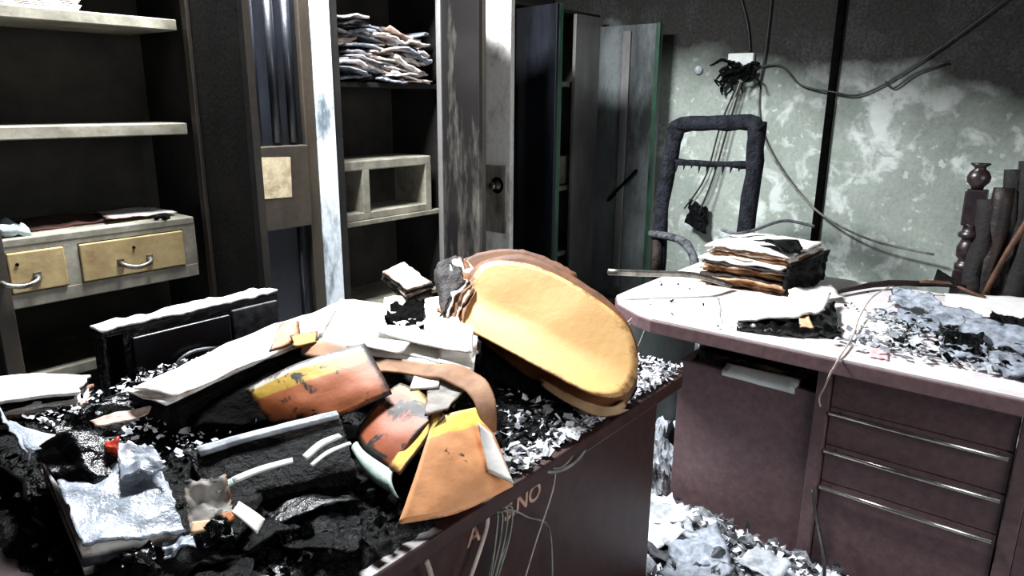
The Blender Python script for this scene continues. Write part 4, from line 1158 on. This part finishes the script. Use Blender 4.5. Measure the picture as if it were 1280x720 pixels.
tag(MB().tube([(2.245, 1.329, 0.880), (2.367, 1.211, 0.870), (2.487, 1.095, 0.860), (2.66, 1.02, 0.80)], 0.012, 10, 0.1).build('metal_rod', 'metal_worn', smooth=True), 'thin pale metal rod sticking out from under the file stack', 'rod')

bo = thing('burnt_book', 'burnt book with black pages and white ash cover by the desk edge', 'book', (2.362, 0.695, 0.779))
MB().loft([(2.362, 0.863, 0.800), (2.481, 0.737, 0.800), (2.668, 0.627, 0.800)], [(2.174, 0.802, 0.800), (2.217, 0.650, 0.800), (2.310, 0.515, 0.800)], 26, 12, 0.022, 0.022, 30, 0.06).build('page_block', 'char_gloss', bo, smooth=True)
MB().loft([(2.424, 0.947, 0.812), (2.530, 0.756, 0.830), (2.699, 0.652, 0.825)], [(2.208, 0.811, 0.812), (2.300, 0.680, 0.822), (2.453, 0.611, 0.822)], 24, 14, 0.006, 0.010, 16, 0.04).build('cover', 'paper_white', bo, smooth=True)
MB().loft([(2.346, 0.660, 0.815), (2.387, 0.642, 0.820)], [(2.272, 0.631, 0.806), (2.285, 0.591, 0.806)], 8, 6, 0.003, 0.006, 30).build('torn_leaf', 'paper_tan', bo, smooth=True)
sheet('white_sheet', (2.620, 0.782, 0.800), (2.756, 0.622, 0.800), (2.844, 0.691, 0.820), (2.699, 0.809, 0.810), 'paper_white', 'crumpled white sheet between file stack and burnt book', 'paper', None, thick=0.003, amp=0.014, freq=14, ragged=0.06, nu=16, nv=12)
g = 'loose white sheets spread over the mauve desk'
for k, q in enumerate(((800, 392, 905, 410, 900, 368, 815, 362), (880, 380, 990, 392, 985, 370, 890, 366), (1060, 430, 1150, 442, 1140, 400, 1065, 395), (1120, 448, 1230, 470, 1215, 430, 1110, 420), (1190, 388, 1290, 396, 1290, 372, 1180, 366))):
    pass
sheet('white_sheet', (2.206, 1.148, 0.780), (2.226, 0.863, 0.780), (2.525, 1.003, 0.780), (2.485, 1.267, 0.780), 'paper_clean', 'loose white sheet spread on the bare end of the mauve desk', 'paper', g, thick=0.002, amp=0.001, ragged=0.05, nu=14, nv=10)
sheet('white_sheet', (2.306, 0.488, 0.780), (2.301, 0.292, 0.780), (2.659, 0.377, 0.780), (2.607, 0.553, 0.780), 'paper_clean', 'loose white sheet near the red-stained edge of the mauve desk', 'paper', g, thick=0.002, amp=0.001, ragged=0.05, nu=14, nv=10)
sheet('white_sheet', (2.811, 0.294, 0.790), (2.907, 0.037, 0.790), (3.238, 0.056, 0.800), (3.080, 0.346, 0.800), 'paper_clean', 'loose white sheet in front of the wooden chair', 'paper', g, thick=0.002, amp=0.006, ragged=0.05, nu=14, nv=10)
sheet('stained_card', (2.181, 0.405, 0.783), (2.188, 0.355, 0.783), (2.313, 0.376, 0.783), (2.327, 0.429, 0.783), 'stain_pink', 'small pink stained scrap on the front edge of the mauve desk', 'paper', None, thick=0.002, amp=0.002, ragged=0.12, nu=10, nv=8)
g = 'slate-grey burnt sheets on the mauve desk'
sl = [((1110, 372), (1195, 404), (1170, 366), (1118, 356)), ((1150, 396), (1225, 412), (1230, 390), (1165, 380)), ((1195, 412), (1290, 446), (1290, 412), (1205, 390)), ((1175, 440), (1240, 455), (1230, 425), (1180, 418)), ((1235, 460), (1300, 478), (1300, 448), (1235, 440)), ((1120, 398), (1178, 416), (1175, 396), (1125, 384))]
sl3 = [
    ((2.811, 0.491, 0.800), (2.682, 0.254, 0.800), (2.856, 0.349, 0.840), (2.955, 0.502, 0.830)),
    ((2.645, 0.353, 0.800), (2.614, 0.179, 0.800), (2.775, 0.183, 0.820), (2.767, 0.340, 0.820)),
    ((2.564, 0.238, 0.800), (2.440, 0.024, 0.800), (2.672, 0.040, 0.820), (2.727, 0.240, 0.820)),
    ((2.336, 0.253, 0.790), (2.314, 0.116, 0.790), (2.513, 0.153, 0.800), (2.498, 0.266, 0.800)),
    ((2.258, 0.126, 0.790), (2.228, 0.002, 0.790), (2.431, 0.014, 0.800), (2.399, 0.136, 0.800)),
    ((2.589, 0.423, 0.788), (2.541, 0.271, 0.788), (2.708, 0.303, 0.795), (2.742, 0.440, 0.795)),
]
for k, q in enumerate(sl3):
    sheet('burnt_sheet', *q, 'paper_slate', 'slate-grey burnt sheet among the debris on the mauve desk', 'paper', g, thick=0.004, amp=0.018, freq=18, ragged=0.12, nu=18, nv=14, seed=k * 4.4)
sheet('burnt_sheet', (2.750, 0.179, 0.810), (2.706, 0.046, 0.810), (2.790, 0.059, 0.830), (2.793, 0.169, 0.830), 'char', 'black charred sheet on top of the slate-grey debris', 'paper', None, thick=0.006, amp=0.018, freq=20, ragged=0.15, nu=16, nv=10)
sheet('burnt_sheet', (2.380, 0.245, 0.800), (2.351, 0.150, 0.800), (2.550, 0.159, 0.810), (2.514, 0.274, 0.810), 'char', 'black charred sheet lying amid the slate-grey debris', 'paper', None, thick=0.006, amp=0.02, freq=24, ragged=0.2, nu=16, nv=10)
flakes('grey_ash_flakes', 700, zone(2.22, 2.75, -0.45, 0.52, lambda x, y: RD + 0.006), (0.008, 0.04, 3.0, 'ash_grey'), 'grey ash flakes strewn between the burnt sheets on the mauve desk', 'ash', 12, 0.3)
flakes('black_char_flakes', 300, zone(2.25, 2.7, -0.2, 0.42, lambda x, y: RD + 0.01), (0.008, 0.03, 3.0, 'char'), 'black char flakes strewn between the burnt sheets on the mauve desk', 'debris', 13, 0.4)
flakes('black_char_flakes', 60, zone(2.15, 3.0, 0.4, 1.28, lambda x, y: RD + 0.006), (0.006, 0.018, 2.5, 'char'), 'sparse black specks on the bare white part of mauve desk', 'debris', 14, 0.4)
tag(MB().tube([(2.827, 0.672, 0.795), (3.032, 0.588, 0.800), (3.188, 0.446, 0.800), (3.251, 0.294, 0.800)], lambda s: 0.006 + 0.007 * math.sin(s * 3.1), 9, 0.5).build('burnt_stick', 'char_brown', smooth=True), 'burnt wooden stick across the back of the mauve desk', 'stick')
tag(MB().tube([(3.080, 0.432, 0.830), (3.123, 0.343, 0.830), (3.106, 0.259, 0.810), (3.103, 0.214, 0.800)], 0.006, 8, 0.3).build('burnt_stick', 'wood_raw', smooth=True), 'short brown stick leaning near the turned chair post', 'stick')
strip('charred_card', [(3.175, 0.392, 0.870), (3.109, 0.315, 0.850)], [(3.113, 0.393, 0.830), (3.114, 0.301, 0.820)], 'char', 'small upright charred card beside the burnt stick', 'debris', None, thick=0.004, amp=0.004, nu=8, nv=6, ragged=0.1)
cable('desk_wire', [(2.920, 0.506, 0.830), (2.744, 0.527, 0.820), (2.543, 0.517, 0.800), (2.332, 0.486, 0.790), (2.13, 0.47, 0.785), (2.105, 0.475, 0.76), (2.115, 0.487, 0.73), (2.14, 0.503, 0.68), (2.16, 0.52, 0.63), (2.165, 0.515, 0.60)], 0.003, 'cable_pale', 'twisted pale wire draped over the front edge of the mauve desk')
cable('desk_wire', [(2.20, 0.515, 0.30), (2.16, 0.48, 0.22), (2.09, 0.43, 0.14), (2.06, 0.41, 0.02), (2.05, 0.42, 0.008)], 0.006, 'cable_black', 'black wire hanging from the lowest drawer bar to the floor')
cable('desk_wire', [(2.130, 1.156, 0.761), (2.100, 1.164, 0.746), (2.080, 1.174, 0.729)], 0.003, 'cable_pale', 'short pale wire end at the desk corner near the rod')

# ------------------------------------------------------------------ rubble on the floor
heap('floor_rubble', 1.68, 2.22, -0.6, 1.5, 0.0, lambda x, y: 0.02 + 0.05 * math.exp(-((y - 1.0) ** 2) / 0.3), 'floor_ash', 'ash and rubble covering the floor between the two desks', 'rubble', n=90, amp=0.05, freq=11, seed=3.0)
heap('floor_rubble', 2.2, 3.1, 1.02, 1.9, 0.0, lambda x, y: 0.10, 'floor_ash', 'ash and rubble on the floor beyond the mauve desk end', 'rubble', n=80, amp=0.10, freq=9, seed=8.0)
flakes('white_ash_shreds', 1100, zone(1.72, 2.16, 0.3, 1.45, lambda x, y: 0.05 + 0.04 * math.exp(-((y - 1.0) ** 2) / 0.3)), (0.008, 0.04, 2.5, 'ash_white'), 'white ash and paper shreds on the floor between the desks', 'ash', 15, 0.45)
flakes('black_char_flakes', 1100, zone(1.72, 2.2, 0.2, 1.45, lambda x, y: 0.05 + 0.04 * math.exp(-((y - 1.0) ** 2) / 0.3)), (0.008, 0.035, 2.5, 'ash_dark'), 'dark char flakes on the floor between the desks', 'debris', 16, 0.5)
rs = random.Random(55)
for k in range(14):
    x, y = rs.uniform(1.78, 2.1), rs.uniform(0.55, 1.25)
    s = rs.uniform(0.05, 0.11)
    a = rs.uniform(0, 6.28)
    ca, sa = math.cos(a) * s, math.sin(a) * s
    z = 0.10 + rs.uniform(0, 0.03)
    o = MB().loft([(x - ca + sa, y - sa - ca, z), (x + ca + sa, y + sa - ca, z + 0.02)], [(x - ca - sa, y - sa + ca, z + 0.01), (x + ca - sa, y + sa + ca, z)], 12, 10, 0.004, 0.025, 14, 0.1, seed=k * 2.0)
    mt = rs.choice(['ash_white', 'ash_grey', 'paper_slate', 'ash_grey', 'ash_dark'])
    kind = {'ash_white': 'ash-white', 'ash_grey': 'pale grey', 'paper_slate': 'burn-spotted slate-grey', 'ash_dark': 'dark sooty'}[mt]
    tag(o.build('crumpled_paper', mt, smooth=True), kind + ' crumpled paper on the floor between the desks', 'paper', 'crumpled papers on the floor between the desks')
